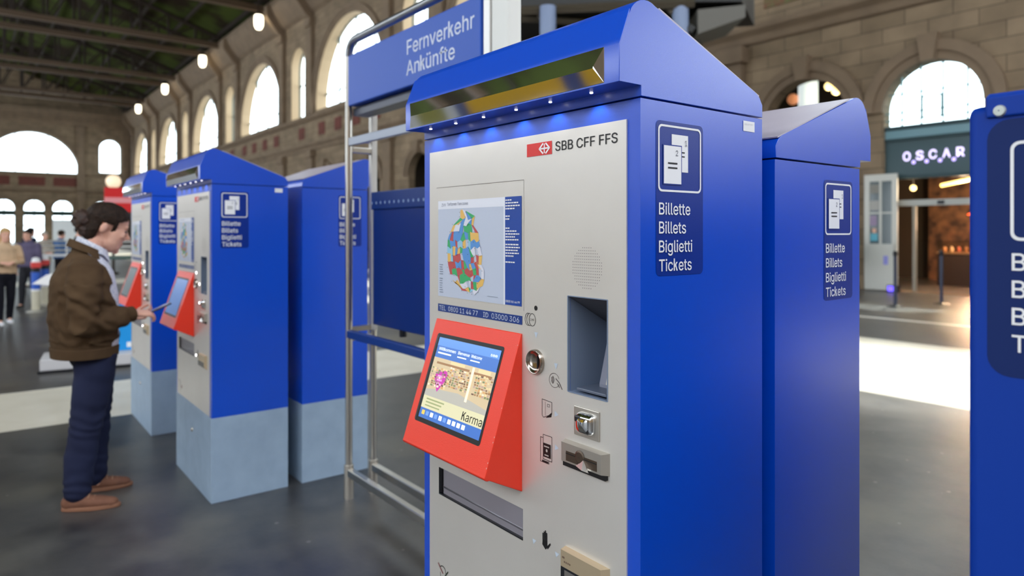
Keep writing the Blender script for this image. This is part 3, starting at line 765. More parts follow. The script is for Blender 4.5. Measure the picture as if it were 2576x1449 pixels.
    # card reader
    def bevplate(a, b, c, d, h, ins, name, m_, par):
        mm = MB(); V = [(a, y, c), (b, y, c), (b, y, d), (a, y, d), (a + ins[0], y - h, c + ins[1]), (b - ins[2], y - h, c + ins[1]), (b - ins[2], y - h, d - ins[3]), (a + ins[0], y - h, d - ins[3])]
        mm.add(V, [(0, 1, 5, 4), (1, 2, 6, 5), (2, 3, 7, 6), (3, 0, 4, 7), (4, 5, 6, 7), (3, 2, 1, 0)]); return mm.build(name, m_, par)
    a, b, c, d = fx(-0.229), fx(-0.084), 1.052, 1.1125
    cr = bevplate(a, b, c + 0.011, d, 0.014, (0.001, 0.001, 0.014, 0.004), 'card_reader', STEEL, t)
    yy = y - 0.0142
    m = MB(); m.box(a + 0.001, b - 0.006, y - 0.009, y, c, c + 0.011); m.build('shaded_lip', BLACK, cr)
    m = MB(); m.box(fx(-0.211), fx(-0.111), yy - 0.001, yy + 0.003, 1.0685, 1.091); m.build('reader_recess', mat('reader bronze', (92, 78, 66), 0.35, 0.6), cr)
    m = MB(); m.box(fx(-0.211), fx(-0.111), yy - 0.0016, yy, 1.0845, 1.0865); m.build('card_slit', BLACK, cr)
    m = MB(); m.lathe([(0.001, -0.002), (0.012, -0.0018), (0.016, 0.0)], (fx(-0.165), yy - 0.0006, 1.0865), 20, 'y'); m.build('thumb_dish', mat('reader bronze', (92, 78, 66), 0.35, 0.6), cr)
    m = MB(); cxp = fx(-0.153)
    m.add([(cxp, yy - 0.0015, 1.0845), (cxp - 0.026, yy, 1.064), (cxp + 0.017, yy, 1.058), (cxp + 0.010, yy - 0.016, 1.066)], [(0, 1, 3), (0, 3, 2), (1, 2, 3), (0, 2, 1)]); m.build('pointer', mat('satin pointer', (216, 214, 210), 0.35, 0.7), cr)
    # receipt slot below
    a, b, c, d = fx(-0.229), fx(-0.084), 0.775, 0.859
    pr = bevplate(a, b, c, d, 0.016, (0.001, 0.02, 0.014, 0.003), 'receipt_slot', mat('warm steel', (216, 196, 164), 0.35, 0.6), t)
    m = MB(); m.box(fx(-0.227), fx(-0.100), y - 0.0168, y - 0.006, 0.789, 0.8175); m.build('slot_mouth', DARK, pr)
    m = MB(); m.box(fx(-0.214), fx(-0.100), y - 0.0172, y - 0.006, 0.789, 0.8125); m.build('slot_lip', mat('slot grey', (110, 106, 102), 0.4), pr)
    flat('slot_print', [(rect(-0.222, -0.214, 0.838, 0.8425), 0)] + [(rect(-0.216 + k_ * 0.006, -0.212 + k_ * 0.006, 0.829, 0.833), 0) for k_ in range(4)], (MW / 2, y - 0.0162, 0), UX, UZ, mat('brown print', (120, 96, 80), 0.5), pr, 0.0006)
    # ticket tray
    a, b, c, d = TRAY
    m = MB(); dp = 0.11
    V = [(a, y, c), (b, y, c), (b, y, d), (a, y, d), (a, y + 0.04, c - 0.02), (b, y + 0.04, c - 0.02), (b, y + dp, c - 0.005), (a, y + dp, c - 0.005), (b, y + dp, d + 0.03), (a, y + dp, d + 0.03), (a, y + 0.03, d + 0.03), (b, y + 0.03, d + 0.03)]
    m.add(V, [(0, 1, 5, 4), (4, 5, 6, 7), (7, 6, 8, 9), (9, 8, 11, 10), (10, 11, 2, 3), (1, 2, 11, 8, 6, 5), (0, 4, 7, 9, 10, 3)])
    tr = m.build('ticket_tray', mat('tray grey', (172, 168, 176), 0.35), t)
    m = MB(); m.box(a + 0.014, b - 0.001, y + 0.006, y + 0.009, c + 0.003, d - 0.001); m.build('tray_flap', mat('grey flap', (134, 130, 138), 0.28), tr)
    m = MB(); m.tube([(a + 0.012, y + 0.010, c + 0.022), (b, y + 0.010, c + 0.022)], 0.005, 10); m.build('flap_roll', mat('flap roll', (120, 118, 126), 0.3, 0.5), tr, smooth=True)
    m = MB()
    for q in ((a - 0.001, a + 0.003, c, d), (a, b, c - 0.001, c + 0.003), (a + 0.008, a + 0.011, c + 0.006, d)): m.box(q[0], q[1], y - 0.0012, y + 0.012, q[2], q[3])
    m.build('tray_rim', DARK, tr)
    # notice for children's fares at the foot of the panel
    kn = stroke([(-0.768 + 0.017 * math.cos(R(q)), 0.588 + 0.017 * math.sin(R(q))) for q in range(-5, 150, 12)], 0.0022)
    kn += stroke([(-0.781, 0.583), (-0.780, 0.56), (-0.777, 0.53)], 0.0018) + stroke([(-0.745, 0.583), (-0.744, 0.56), (-0.745, 0.53)], 0.0018) + stroke([(-0.762, 0.572), (-0.762, 0.53)], 0.0012)
    ks = strokes('notice_symbol', kn, BLACK, t)
    strokes('green_slash', stroke([(-0.7655, 0.567), (-0.738, 0.600)], 0.0032), mat('dark green print', (8, 40, 18), 0.5), ks, y - 0.0009)
    strokes('red_slash', stroke([(-0.792, 0.606), (-0.766, 0.585)], 0.0036), mat('dark red print', (120, 26, 26), 0.5), ks, y - 0.0009)
    flat('red_button', [(ell(-0.718, 0.566, 0.012, 0.012), 0)], Q, UX, UZ, mat('dull red print', (130, 60, 50), 0.5), ks, 0.0010)
    # red screen housing: sloping front, tapering underside
    xa, xb, zt, zb2, zl, dpt = fx(-0.797), fx(-0.391), 1.341, 0.938, 0.990, 0.121
    m = MB()
    prof = [(y, zt), (y - 0.004, zt), (y - dpt + 0.004, zl + 0.014)]
    for k in range(7):
        q = R(200 + k * 85 / 6); prof.append((y - dpt + 0.0135 + 0.0135 * math.cos(q), zl + 0.0115 + 0.0135 * math.sin(q)))
    prof += [(y, zb2)]
    m.prism(prof, xa, xb, 'x'); hs_ = m.build('screen_housing', ORANGE, t, bevel=0.004, seg=3, smooth='auto')
    v0 = Vector((0, y - 0.004, zt)); v1 = Vector((0, y - dpt + 0.004, zl + 0.014)); dn = (v1 - v0).normalized(); up = -dn
    SO = Vector((MW / 2, v0.y, v0.z))
    def S(name, polys, mats_, eps): return flat(name, polys, SO, UX, up, mats_, hs_, eps)
    S('screen_bezel', [(rrect(-0.766, -0.441, -0.297, -0.041, 0.008), 0)], BLACK, 0.0006)
    m = MB(); nrm = UX.cross(up)
    def SP(x, s, e): return SO + UX * x + up * s + nrm * e
    xl, xr, st, sb = -0.748, -0.449, -0.052, -0.284
    def em(n_, c_, s_=0.58): return mat(n_, c_, 0.25, emit=s_)
    SB_ = em('screen blue', (66, 108, 180)); SBd = em('screen deep blue', (30, 74, 150))
    S('screen', [(rect(xl, xr, sb, st), 0), (rect(xl + 0.0, xr, -0.245, -0.110), 1), (rect(xl, xr, -0.256, -0.221), 2), (rect(xl, xr, st - 0.024, st), 3)], [SB_, em('shop beige', (196, 176, 142)), em('caption beige', (206, 200, 164)), em('screen sky', (92, 138, 204))], 0.0014)
    cl_ = [em('goods %d' % i, c_) for i, c_ in enumerate(((150, 112, 78), (196, 150, 96), (222, 196, 150), (120, 128, 92), (176, 150, 140), (110, 84, 70), (236, 222, 196)))]
    gp = []
    for i in range(26):
        for j in range(9):
            x = xl + 0.006 + i * 0.0113; s = -0.132 - j * 0.0062 - (0.010 if i < 8 else 0)
            if i == 18 or rr.random() < 0.12: continue
            gp.append((rect(x, x + rr.uniform(0.006, 0.011), s, s + rr.uniform(0.003, 0.0056)), rr.randrange(7)))
    gp += [(rect(xl + 0.02, xl + 0.185, -0.127, -0.121), 0), (rect(xl + 0.20, xr - 0.01, -0.129, -0.123), 0), (rect(xl + 0.198, xl + 0.209, -0.205, -0.112), 6), (rect(xl + 0.09, xl + 0.16, -0.120, -0.112), 2), (rect(xl + 0.225, xl + 0.28, -0.122, -0.112), 2)]
    S('shop_picture', gp, cl_, 0.0018)
    S('shop_ground', [([(xl, -0.221), (xr, -0.221), (xr, -0.208), (xl + 0.16, -0.190), (xl + 0.06, -0.196), (xl, -0.204)], 0)], em('shop ground', (172, 168, 158)), 0.0019)
    hx_, hz_ = xl + 0.058, -0.168
    ht = [(hx_, hz_ - 0.036), (hx_ + 0.030, hz_ + 0.002), (hx_ + 0.031, hz_ + 0.022), (hx_ + 0.018, hz_ + 0.031), (hx_ + 0.004, hz_ + 0.020), (hx_ - 0.012, hz_ + 0.024), (hx_ - 0.027, hz_ + 0.016), (hx_ - 0.027, hz_ - 0.002)]
    S('pink_heart', [(ht, 0)], em('magenta', (188, 60, 160)), 0.0022)
    pk = em('pale pink', (226, 150, 206))
    S('heart_print', [(rect(hx_ - 0.014, hx_ + 0.012, hz_ + 0.006 - k * 0.011, hz_ + 0.011 - k * 0.011), 0) for k in range(3)], pk, 0.0026)
    wt = em('screen white', (236, 244, 255), 0.8)
    lettering('screen_lettering', [('Willkommen', xl + 0.012, -0.088, 0.0085, 0.088), ('Bienvenue', xl + 0.112, -0.088, 0.0085, 0.056), ('Welcome', xl + 0.176, -0.088, 0.0085, 0.050), ('SBB', xr - 0.040, -0.072, 0.006, 0.030)], SO, UX, up, wt, hs_, 0.0022, 0.004)
    S('screen_badge', [(ell(xr - 0.049, -0.069, 0.006, 0.006, 12), 0)], em('badge red', (220, 60, 60)), 0.0020)
    S('text_rows', [(rect(xl + 0.012, xl + 0.080, -0.098, -0.094), 0), (rect(xl + 0.112, xl + 0.156, -0.097, -0.094), 0), (rect(xl + 0.176, xl + 0.22, -0.097, -0.094), 0)], wt, 0.0020)
    gb = em('caption green', (150, 156, 110))
    S('caption_rows', [(rect(xl + 0.018, xl + 0.110, -0.231, -0.227), 0), (rect(xl + 0.018, xl + 0.100, -0.240, -0.236), 0), (rect(xl + 0.018, xl + 0.094, -0.249, -0.2455), 0)], gb, 0.0020)
    lettering('shop_lettering', [('Karma', xl + 0.204, -0.251, 0.022, 0.092)], SO, UX, up, em('ink on screen', (34, 34, 36), 0.1), hs_, 0.0024)
    ic = []
    for k in range(10):
        x = xl + 0.012 + k * 0.0225; ic.append((rect(x, x + 0.015, -0.274, -0.262), 0 if k in (0,) else (1 if k in (2, 4, 6, 7, 8, 9) else 2)))
    S('screen_icons', ic, [em('icon yellow', (224, 190, 90)), wt, em('icon blue', (110, 150, 214))], 0.0020)
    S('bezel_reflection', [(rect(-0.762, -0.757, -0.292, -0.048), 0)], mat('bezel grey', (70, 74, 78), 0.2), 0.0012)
    wp = []
    for k, s in enumerate((-0.03, -0.10, -0.19, -0.262, -0.275, -0.325, -0.338)): wp.append((ell(-0.3925, s, 0.0012, 0.0022 if k > 2 else 0.0012, 6), 0))
    S('chipped_edge', wp, WORN, 0.0005)
    return t

AXC = -0.978 - MW / 2
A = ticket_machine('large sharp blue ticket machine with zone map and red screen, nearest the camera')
A.location = (AXC, ROW_Y + MD / 2, 0)
B = copy_tree(A); B.location = (-4.2826 - MW / 2, ROW_Y + MD / 2, 0)
B['label'] = 'blue ticket machine whose red screen the man in the brown jacket is using'
Em = copy_tree(A); Em.location = (-6.008 - MW / 2, ROW_Y + MD / 2, 0)
Em['label'] = 'small blurred blue ticket machine farthest back, behind the man\'s head and hands'
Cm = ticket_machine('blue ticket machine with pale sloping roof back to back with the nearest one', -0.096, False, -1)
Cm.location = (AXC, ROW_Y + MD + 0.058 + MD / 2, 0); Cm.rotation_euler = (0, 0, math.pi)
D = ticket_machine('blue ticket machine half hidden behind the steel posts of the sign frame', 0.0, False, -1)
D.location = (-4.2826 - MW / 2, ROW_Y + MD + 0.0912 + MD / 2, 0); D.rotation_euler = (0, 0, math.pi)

LITARROW = mat('lit white indicator', (255, 252, 255), 0.4, emit=14.0)
SB_B = mat('idle screen blue', (70, 108, 168), 0.25, emit=0.6); SB_E = mat('dark idle screen', (62, 76, 84), 0.25, emit=0.25)
for mach, sm in ((B, SB_B), (Em, SB_E)):
    for ch in list(mach.children_recursive):
        nm = ch.name.split('.')[0]
        if nm == 'indicator_arrow': ch.data = ch.data.copy(); ch.data.materials[0] = LITARROW
        elif nm == 'screen':
            ch.data = ch.data.copy()
            for i_ in range(4): ch.data.materials[i_] = sm
        elif nm in ('shop_picture', 'shop_ground', 'pink_heart', 'heart_print', 'screen_lettering', 'screen_badge', 'text_rows', 'caption_rows', 'shop_lettering', 'screen_icons'):
            bpy.data.objects.remove(ch)

# narrow blue kiosk cut by the right edge of the picture
k = thing('ticket_kiosk', 'dark blue kiosk with a screwed lid, cut off by the right edge of the picture', 'ticket machine', (-0.417 + 0.23, 1.24 + 0.75, 0))
kw, kd = 0.46, 1.5  # depth lengthened out of view to block low light on the machine flanks
KBLUE = mat('kiosk blue paint', (2, 56, 158), 0.55, spec=0.25)
m = MB(); m.box(-kw / 2, kw / 2, -kd / 2, kd / 2, 0.41, 1.797); m.build('cabinet', KBLUE, k, bevel=0.014, seg=3, smooth='auto')
m = MB(); m.box(-kw / 2 + 0.004, kw / 2 - 0.004, -kd / 2 + 0.004, kd / 2 - 0.004, 0, 0.41); m.build('plinth', PLINTH, k)
m = MB(); m.prism([(-kd / 2 - 0.006, 1.776), (-kd / 2 - 0.006, 1.808), (-kd / 2 + 0.004, 1.814), (0, 1.825), (kd / 2, 1.82), (kd / 2, 1.79), (-kd / 2 + 0.004, 1.79), (-kd / 2 + 0.004, 1.776)], -kw / 2 + 0.027, kw / 2 - 0.0, 'x')
ld = m.build('lid', KBLUE, k, bevel=0.003)
m = MB(); m.lathe([(0.001, -0.004), (0.0075, -0.0035), (0.009, 0.0), (0.0095, 0.002)], (-kw / 2 + 0.046, -kd / 2 - 0.006, 1.785), 16, 'y'); sc_ = m.build('screw', mat('screw zinc', (190, 196, 190), 0.35, 0.3), ld, smooth='auto')
KO = (-kw / 2, -kd / 2, 0)
kf = flat('film', [(rrect(0.028, 0.30, 1.38, 1.772, 0.03), 0)], KO, UX, UZ, mat('deep navy film', (12, 38, 98), 0.6, spec=0.25), k, 0.0008)
flat('pictogram_frame', [(p, 0) for p in ring(rrect(0.0585, 0.208, 1.587, 1.737, 0.012), rrect(0.063, 0.2035, 1.5915, 1.7325, 0.009))], KO, UX, UZ, WHITE, kf, 0.0016)
flat('ticket_symbol', [(rect(0.105, 0.160, 1.64, 1.715), 0), (rect(0.079, 0.136, 1.61, 1.695), 0)], KO, UX, UZ, WHITE, kf, 0.0018)
lettering('lettering', [('Billette', 0.0605, 1.542, 0.026, 0.107), ('Billets', 0.0605, 1.501, 0.026, 0.092), ('Biglietti', 0.0605, 1.460, 0.026, 0.114), ('Tickets', 0.0605, 1.419, 0.026, 0.112)], KO, UX, UZ, WHITE, kf, 0.0022, 0.007)

# ================================================================== SIGN FRAME
s = thing('sign_frame', 'tall steel tube frame carrying the blue sign board for long-distance arrivals', 'sign', (-3.05, 1.86, 0))
def W(x, y, z): return (x + 3.05, y - 1.86, z)
YA, YB_ = 1.785, 1.945
for yy, h in ((YA, 2.66), (YB_, 2.40)):
    m = MB(); m.tube([W(-3.878, yy, 0.004), W(-3.878, yy, h)], 0.0215, 20); po = m.build('post', STAIN, s, smooth='auto')
    m = MB(); m.tube([W(-3.878, yy, 0.0), W(-3.878, yy, 0.20)], 0.029, 20); m.build('foot_sleeve', STEEL, po, smooth='auto')
arc = [W(-3.878, YA, 2.655)] + [W(-3.878 + 0.085 * (1 - math.cos(R(q))), YA, 2.655 + 0.085 * math.sin(R(q))) for q in (20, 40, 60, 80)] + [W(-3.78, YA, 2.742), W(-2.30, YA, 2.742)]
m = MB(); m.tube(arc, 0.024, 16); m.build('top_tube', mat('dull grey tube', (150, 152, 156), 0.3, 0.9), s, smooth='auto')
m = MB(); m.box(*[-0.809, 0.56], -0.09, 0.085, 2.352, 2.654); sb = m.build('sign_board', mat('sign blue', (34, 84, 184), 0.42, spec=0.35), s, bevel=0.006)
lettering('lettering', [('Fernverkehr', -0.094, 2.516, 0.074, 0.608), ('Ankünfte', -0.100, 2.409, 0.074, 0.455)], (0, -0.09, 0), UX, UZ, mat('sign print', (214, 222, 240), 0.45), sb, 0.0012, 0.004)
m = MB(); m.box(-0.82, 0.83, -0.05, 0.05, 2.300, 2.345); m.build('sign_trough', mat('dark rail', (70, 76, 92), 0.4), s)
m = MB(); m.box(-0.82, 0.83, YA - 1.86 - 0.012, YA - 1.86 + 0.012, 2.115, 2.165); m.build('cross_bar', mat('bar grey', (150, 156, 168), 0.35, 0.7), s, bevel=0.004)
m = MB(); m.box(-0.82, 0.83, YA - 1.86 - 0.02, YA - 1.86 + 0.02, 0.965, 1.012); m.build('blue_rail', mat('rail blue', (30, 60, 128), 0.35), s, bevel=0.006)
for yy in (YA, YB_):
    m = MB(); m.box(-0.81, 0.83, yy - 1.86 - 0.02, yy - 1.86 + 0.02, 0.135, 0.180); m.build('bottom_rail', STAIN, s, bevel=0.005)
    for z in (2.14, 0.985): pass
for z in (2.165, 1.02, 0.965, 2.10):
    m = MB(); m.box(-0.845, -0.812, YA - 1.86 + 0.015, YB_ - 1.86 - 0.015, z - 0.02, z + 0.012); m.build('cross_tie', STAIN, s, bevel=0.003)
m = MB(); m.box(-0.851, -0.806, YB_ - 1.86 - 0.018, YB_ - 1.86 + 0.018, 1.00, 2.40); m.build('flat_upright', mat('pale upright', (214, 212, 208), 0.35, 0.4), s, bevel=0.004)
m = MB(); m.box(-0.77, 0.55, YB_ - 1.86 - 0.03, YB_ - 1.86 + 0.03, 1.04, 1.83); dp_ = m.build('display_cabinet', mat('cabinet navy', (14, 44, 112), 0.35), s, bevel=0.006)
m = MB(); m.box(-0.775, 0.56, YB_ - 1.86 - 0.042, YB_ - 1.86 + 0.03, 1.735, 1.842); m.build('cabinet_head', mat('cabinet head navy', (14, 48, 112), 0.35), dp_, bevel=0.006)
pol = [(ell(-0.755 + i * 0.055, 1.775, 0.0075, 0.009, 10), 0) for i in range(24)]
flat('vent_holes', pol, (0, YB_ - 1.86 - 0.042, 0), UX, UZ, mat('hole glint', (150, 172, 210), 0.4), dp_, 0.0012)
for x in (-0.45, -0.14, 0.2):
    m = MB(); m.tube([(x, YB_ - 1.86, 1.045), (x, YB_ - 1.86, 1.0)], 0.022, 10); m.build('cabinet_foot', DARK, dp_)
m = MB(); m.box(0.572, 0.622, -0.085, -0.03, 0, 2.95); m.build('slim_upright', mat('pale upright', (214, 212, 208), 0.35, 0.4), s, bevel=0.006)
m = MB(); m.box(0.632, 0.752, -0.085, -0.01, 0, 3.1); m.build('broad_column', mat('white column', (226, 226, 220), 0.4), s, bevel=0.01)
m = MB(); m.lathe([(0.001, -0.006), (0.008, -0.005), (0.009, 0)], (-0.828, YB_ - 1.86 - 0.018, 2.08), 12, 'y'); m.build('bolt', DARK, s)

# ================================================================== PEOPLE
SKIN = mat('skin', (236, 188, 166), 0.55, spec=0.3, vary=(30, 0.3, (226, 168, 146)))
HAIRD = mat('dark brown hair', (56, 40, 30), 0.6, spec=0.2, bump=(160, 0.8, 0.006), vary=(60, 0.25, (28, 20, 16)))

def blob_tube(bm, pts, rad, side=(1, 0, 0), seg=14):
    """closed tapering limb; rad entries r or (across side, other way)"""
    pts = [Vector(p) for p in pts]; n = len(pts); side = Vector(side); rings = []
    rr_ = [(q, q) if isinstance(q, (int, float)) else q for q in rad]
    t0 = (pts[1] - pts[0]).normalized(); t1 = (pts[-1] - pts[-2]).normalized()
    P = [pts[0] - t0 * min(rr_[0]) * 0.75] + pts + [pts[-1] + t1 * min(rr_[-1]) * 0.75]
    RR = [(rr_[0][0] * 0.6, rr_[0][1] * 0.6)] + rr_ + [(rr_[-1][0] * 0.6, rr_[-1][1] * 0.6)]
    N = len(P)
    for i, p in enumerate(P):
        t = (P[min(i + 1, N - 1)] - P[max(i - 1, 0)]).normalized()
        b = t.cross(side).normalized(); a = b.cross(t).normalized()
        rings.append([bm.verts.new(p + a * (math.cos(2 * math.pi * k / seg) * RR[i][0]) + b * (math.sin(2 * math.pi * k / seg) * RR[i][1])) for k in range(seg)])
    for i in range(N - 1):
        for k in range(seg): bm.faces.new((rings[i][k], rings[i][(k + 1) % seg], rings[i + 1][(k + 1) % seg], rings[i + 1][k]))
    e0 = bm.verts.new(P[0] - t0 * min(rr_[0]) * 0.25); e1 = bm.verts.new(P[-1] + t1 * min(rr_[-1]) * 0.25)
    for k in range(seg):
        bm.faces.new((rings[0][(k + 1) % seg], rings[0][k], e0)); bm.faces.new((rings[-1][k], rings[-1][(k + 1) % seg], e1))
def blob_ball(bm, c, r, M=None, sub=3):
    r = (r, r, r) if isinstance(r, (int, float)) else r
    g = bmesh.ops.create_icosphere(bm, subdivisions=sub, radius=1)
    for v in g['verts']:
        q = Vector((v.co.x * r[0], v.co.y * r[1], v.co.z * r[2])) + Vector(c); v.co = M @ q if M else q
def fuse(bm, name, m, parent, voxel, smooth=4, fn=None, cut=None, solid=0.0):
    """joins overlapping closed shapes into one continuous skin"""
    bmesh.ops.recalc_face_normals(bm, faces=bm.faces)
    me = bpy.data.meshes.new(name); bm.to_mesh(me); bm.free()
    o = bpy.data.objects.new(name, me); COL.objects.link(o)
    d = o.modifiers.new('r', 'REMESH'); d.mode = 'VOXEL'; d.voxel_size = voxel
    d = o.modifiers.new('s', 'SMOOTH'); d.iterations = smooth; d.factor = 0.5
    dg = bpy.context.evaluated_depsgraph_get(); dg.update()
    me2 = bpy.data.meshes.new_from_object(o.evaluated_get(dg)); bpy.data.objects.remove(o); bpy.data.meshes.remove(me)
    me2.name = name
    if fn:
        nr = [v.normal.copy() for v in me2.vertices]
        for v, nn in zip(me2.vertices, nr): v.co = v.co + nn * fn(v.co, nn)
    if cut:
        b2 = bmesh.new(); b2.from_mesh(me2)
        bmesh.ops.delete(b2, geom=[f for f in b2.faces if cut(f.calc_center_median())], context='FACES'); b2.to_mesh(me2); b2.free()
    me2.materials.clear(); me2.materials.append(m)
    me2.polygons.foreach_set('use_smooth', [True] * len(me2.polygons)); me2.polygons.foreach_set('material_index', [0] * len(me2.polygons)); me2.update()
    o = bpy.data.objects.new(name, me2); COL.objects.link(o); o.parent = parent
    if solid:
        d = o.modifiers.new('thickness', 'SOLIDIFY'); d.thickness = solid; d.offset = -1
    return o

def hand(bm, wrist, f, up, side, curl=(20, 30, 25), spread=0.010, thumb=1, s=1.0):
    """palm, four jointed fingers and a thumb; f forward, up = back of hand, side = towards the thumb"""
    wrist, f, up, side = Vector(wrist), Vector(f).normalized(), Vector(up).normalized(), Vector(side).normalized()
    kn = wrist + f * 0.092 * s
    blob_tube(bm, [wrist - f * 0.02, wrist + f * 0.025 * s, wrist + f * 0.06 * s, kn], [(0.024 * s, 0.02 * s), (0.032 * s, 0.019 * s), (0.040 * s, 0.017 * s), (0.038 * s, 0.013 * s)], side, 12)
    for i, (off, ln) in enumerate(((0.030, 0.072), (0.010, 0.080), (-0.010, 0.075), (-0.029, 0.060))):
        p = kn + side * off * s - f * (0.004 if i in (1, 2) else 0.010); a = 0; pts = [p - f * 0.02]; d0 = (f + side * (off * 0.35)).normalized()
        pts.append(p)
        for j, fr in enumerate((0.45, 0.31, 0.24)):
            a += R(curl[j] + i * 4); d = d0 * math.cos(a) - up * math.sin(a); p = p + d * ln * fr * s; pts.append(p)
        blob_tube(bm, pts, [0.0095 * s, 0.0098 * s, 0.0086 * s, 0.0078 * s, 0.0066 * s], side, 10)
    p = wrist + f * 0.03 * s + side * 0.026 * s
    d1 = (f * 0.62 + side * 0.70 - up * 0.28).normalized(); d2 = (f * 0.88 + side * 0.32 - up * 0.38).normalized(); d3 = (f * 0.97 + side * 0.05 - up * 0.30).normalized()
    a = p + d1 * 0.036 * s; b = a + d2 * 0.032 * s; c = b + d3 * 0.026 * s
    blob_tube(bm, [p - d1 * 0.02, p, a, b, c], [0.014 * s, 0.0145 * s, 0.0115 * s, 0.010 * s, 0.0078 * s], up, 10)

def head(bm, M):
    for c, r in (((0, -0.008, 0.052), (0.074, 0.099, 0.082)), ((0, 0.036, -0.012), (0.062, 0.060, 0.092)), ((0, 0.036, -0.045), (0.058, 0.055, 0.060)),
                 ((0, 0.048, -0.070), (0.047, 0.044, 0.038)), ((0, 0.078, -0.094), (0.021, 0.014, 0.016)), ((0, 0.079, 0.038), (0.050, 0.014, 0.018)), ((0.034, 0.066, -0.010), (0.024, 0.022, 0.024)), ((-0.034, 0.066, -0.010), (0.024, 0.022, 0.024)),
                 ((0.011, 0.098, -0.022), (0.008, 0.010, 0.007)), ((-0.011, 0.098, -0.022), (0.008, 0.010, 0.007)), ((0, 0.089, -0.049), (0.020, 0.010, 0.006)), ((0, 0.086, -0.060), (0.018, 0.010, 0.007))):
        blob_ball(bm, c, r, M, 3)
    sc = M.to_scale().x
    blob_tube(bm, [M @ Vector(p) for p in ((0, 0.078, 0.034), (0, 0.096, 0.012), (0, 0.116, -0.014))], [0.0085 * sc, 0.0085 * sc, 0.0100 * sc], (1, 0, 0), 10)
    for s_ in (1, -1):
        g = bmesh.ops.create_icosphere(bm, subdivisions=2, radius=1)
        E_ = Matrix.Translation((s_ * 0.076, -0.030, 0.002)) @ Matrix.Rotation(R(s_ * 18), 4, 'Z') @ Matrix.Rotation(R(-12), 4, 'X')
        for v in g['verts']: v.co = M @ (E_ @ Vector((v.co.x * 0.010, v.co.y * 0.019, v.co.z * 0.031)))

def face_parts(M, par, hairm):
    em_ = mat('eye', (40, 30, 26), 0.3); 
    for s_ in (1, -1):
        b = MB(); g = bmesh.new(); blob_ball(g, (s_ * 0.031, 0.0845, 0.016), (0.0135, 0.0075, 0.0040), M, 2)
        me = bpy.data.meshes.new('eye'); g.to_mesh(me); g.free(); me.materials.append(em_); o = bpy.data.objects.new('eye', me); COL.objects.link(o); o.parent = par
        b = MB(); pts = [M @ Vector((s_ * q[0], q[1], q[2])) for q in ((0.012, 0.0945, 0.036), (0.028, 0.092, 0.041), (0.046, 0.078, 0.036))]
        b.tube(pts, 0.0036, 6); b.build('eyebrow', hairm, par, smooth=True)

def simple_shoe(bm, heel, toe, w_=0.046, h=0.055):
    heel, toe = Vector(heel), Vector(toe); d = (toe - heel); L = d.length; d.normalize(); sd_ = Vector((d.y, -d.x, 0))
    blob_tube(bm, [heel + d * 0.03 + Vector((0, 0, 0.045)), heel + d * L * 0.35 + Vector((0, 0, 0.045)), heel + d * L * 0.65 + Vector((0, 0, 0.038)), toe - d * 0.035 + Vector((0, 0, 0.030))],
              [(w_ * 0.72, 0.040), (w_ * 0.84, 0.042), (w_, 0.034), (w_ * 0.78, 0.026)], sd_, 14)

# ---- the man at the second machine; origin between his feet, he faces the machine (+y)
man = thing('person', 'man with tied-back dark hair in brown jacket holding a phone at a red screen', 'person', (-4.8, 0.55, 0))
HM = Matrix.Translation((0.0, 0.088, 1.614)) @ Matrix.Rotation(R(-19), 4, 'X') @ Matrix.Rotation(R(4), 4, 'Z') @ Matrix.Scale(1.15, 4)
bm = bmesh.new(); head(bm, HM)
blob_tube(bm, [(0, -0.035, 1.42), (0, -0.005, 1.48), (0, 0.040, 1.56)], [(0.075, 0.065), 0.058, 0.058])
blob_tube(bm, [(0, 0.02, 0.88), (0, 0.0, 1.05), (0, -0.03, 1.25), (0, -0.035, 1.40)], [(0.15, 0.10), (0.14, 0.10), (0.16, 0.11), (0.15, 0.085)])
SHR, ELR, WRR = (0.185, -0.045, 1.385), (0.235, -0.03, 1.085), (0.110, 0.215, 1.108)
SHL, ELL, WRL = (-0.185, -0.030, 1.385), (-0.24, 0.02, 1.085), (-0.085, 0.225, 1.072)
for a, b, c in ((SHR, ELR, WRR), (SHL, ELL, WRL)): blob_tube(bm, [a, b, c], [0.05, 0.040, 0.028])
hand(bm, WRR, (-0.24, 0.96, -0.06), (0.36, 0.15, 0.92), (-0.90, -0.22, 0.36), (16, 26, 24))
hand(bm, WRL, (0.30, 0.95, 0.06), (-0.55, 0.15, -0.82), (-0.80, 0.2, 0.56), (30, 36, 26))
LEGR = [(0.095, 0.025, 0.90), (0.118, -0.030, 0.48), (0.128, -0.075, 0.09)]; LEGL = [(-0.095, 0.030, 0.90), (-0.120, 0.045, 0.48), (-0.146, 0.045, 0.09)]
for L_ in (LEGR, LEGL): blob_tube(bm, L_, [0.075, 0.05, 0.036])
blob_tube(bm, [LEGR[2], (0.13, -0.06, 0.05), (0.19, 0.07, 0.035)], [0.034, 0.034, 0.026]); blob_tube(bm, [LEGL[2], (-0.145, 0.06, 0.05), (-0.13, 0.19, 0.035)], [0.034, 0.034, 0.026])
body = fuse(bm, 'body', SKIN, man, 0.0046, 7)
face_parts(HM, man, HAIRD)
bm = bmesh.new()
for p, q in (((0.098, 0.0965, -0.0575), (0.0, 0.103, -0.0575)),): pass
bm.free()
m = MB(); m.tube([HM @ Vector(p) for p in ((-0.017, 0.091, -0.0548), (0, 0.0985, -0.0545), (0.017, 0.091, -0.0548))], 0.0022, 6); m.build('lips', mat('lip', (176, 104, 92), 0.5), man, smooth=True)
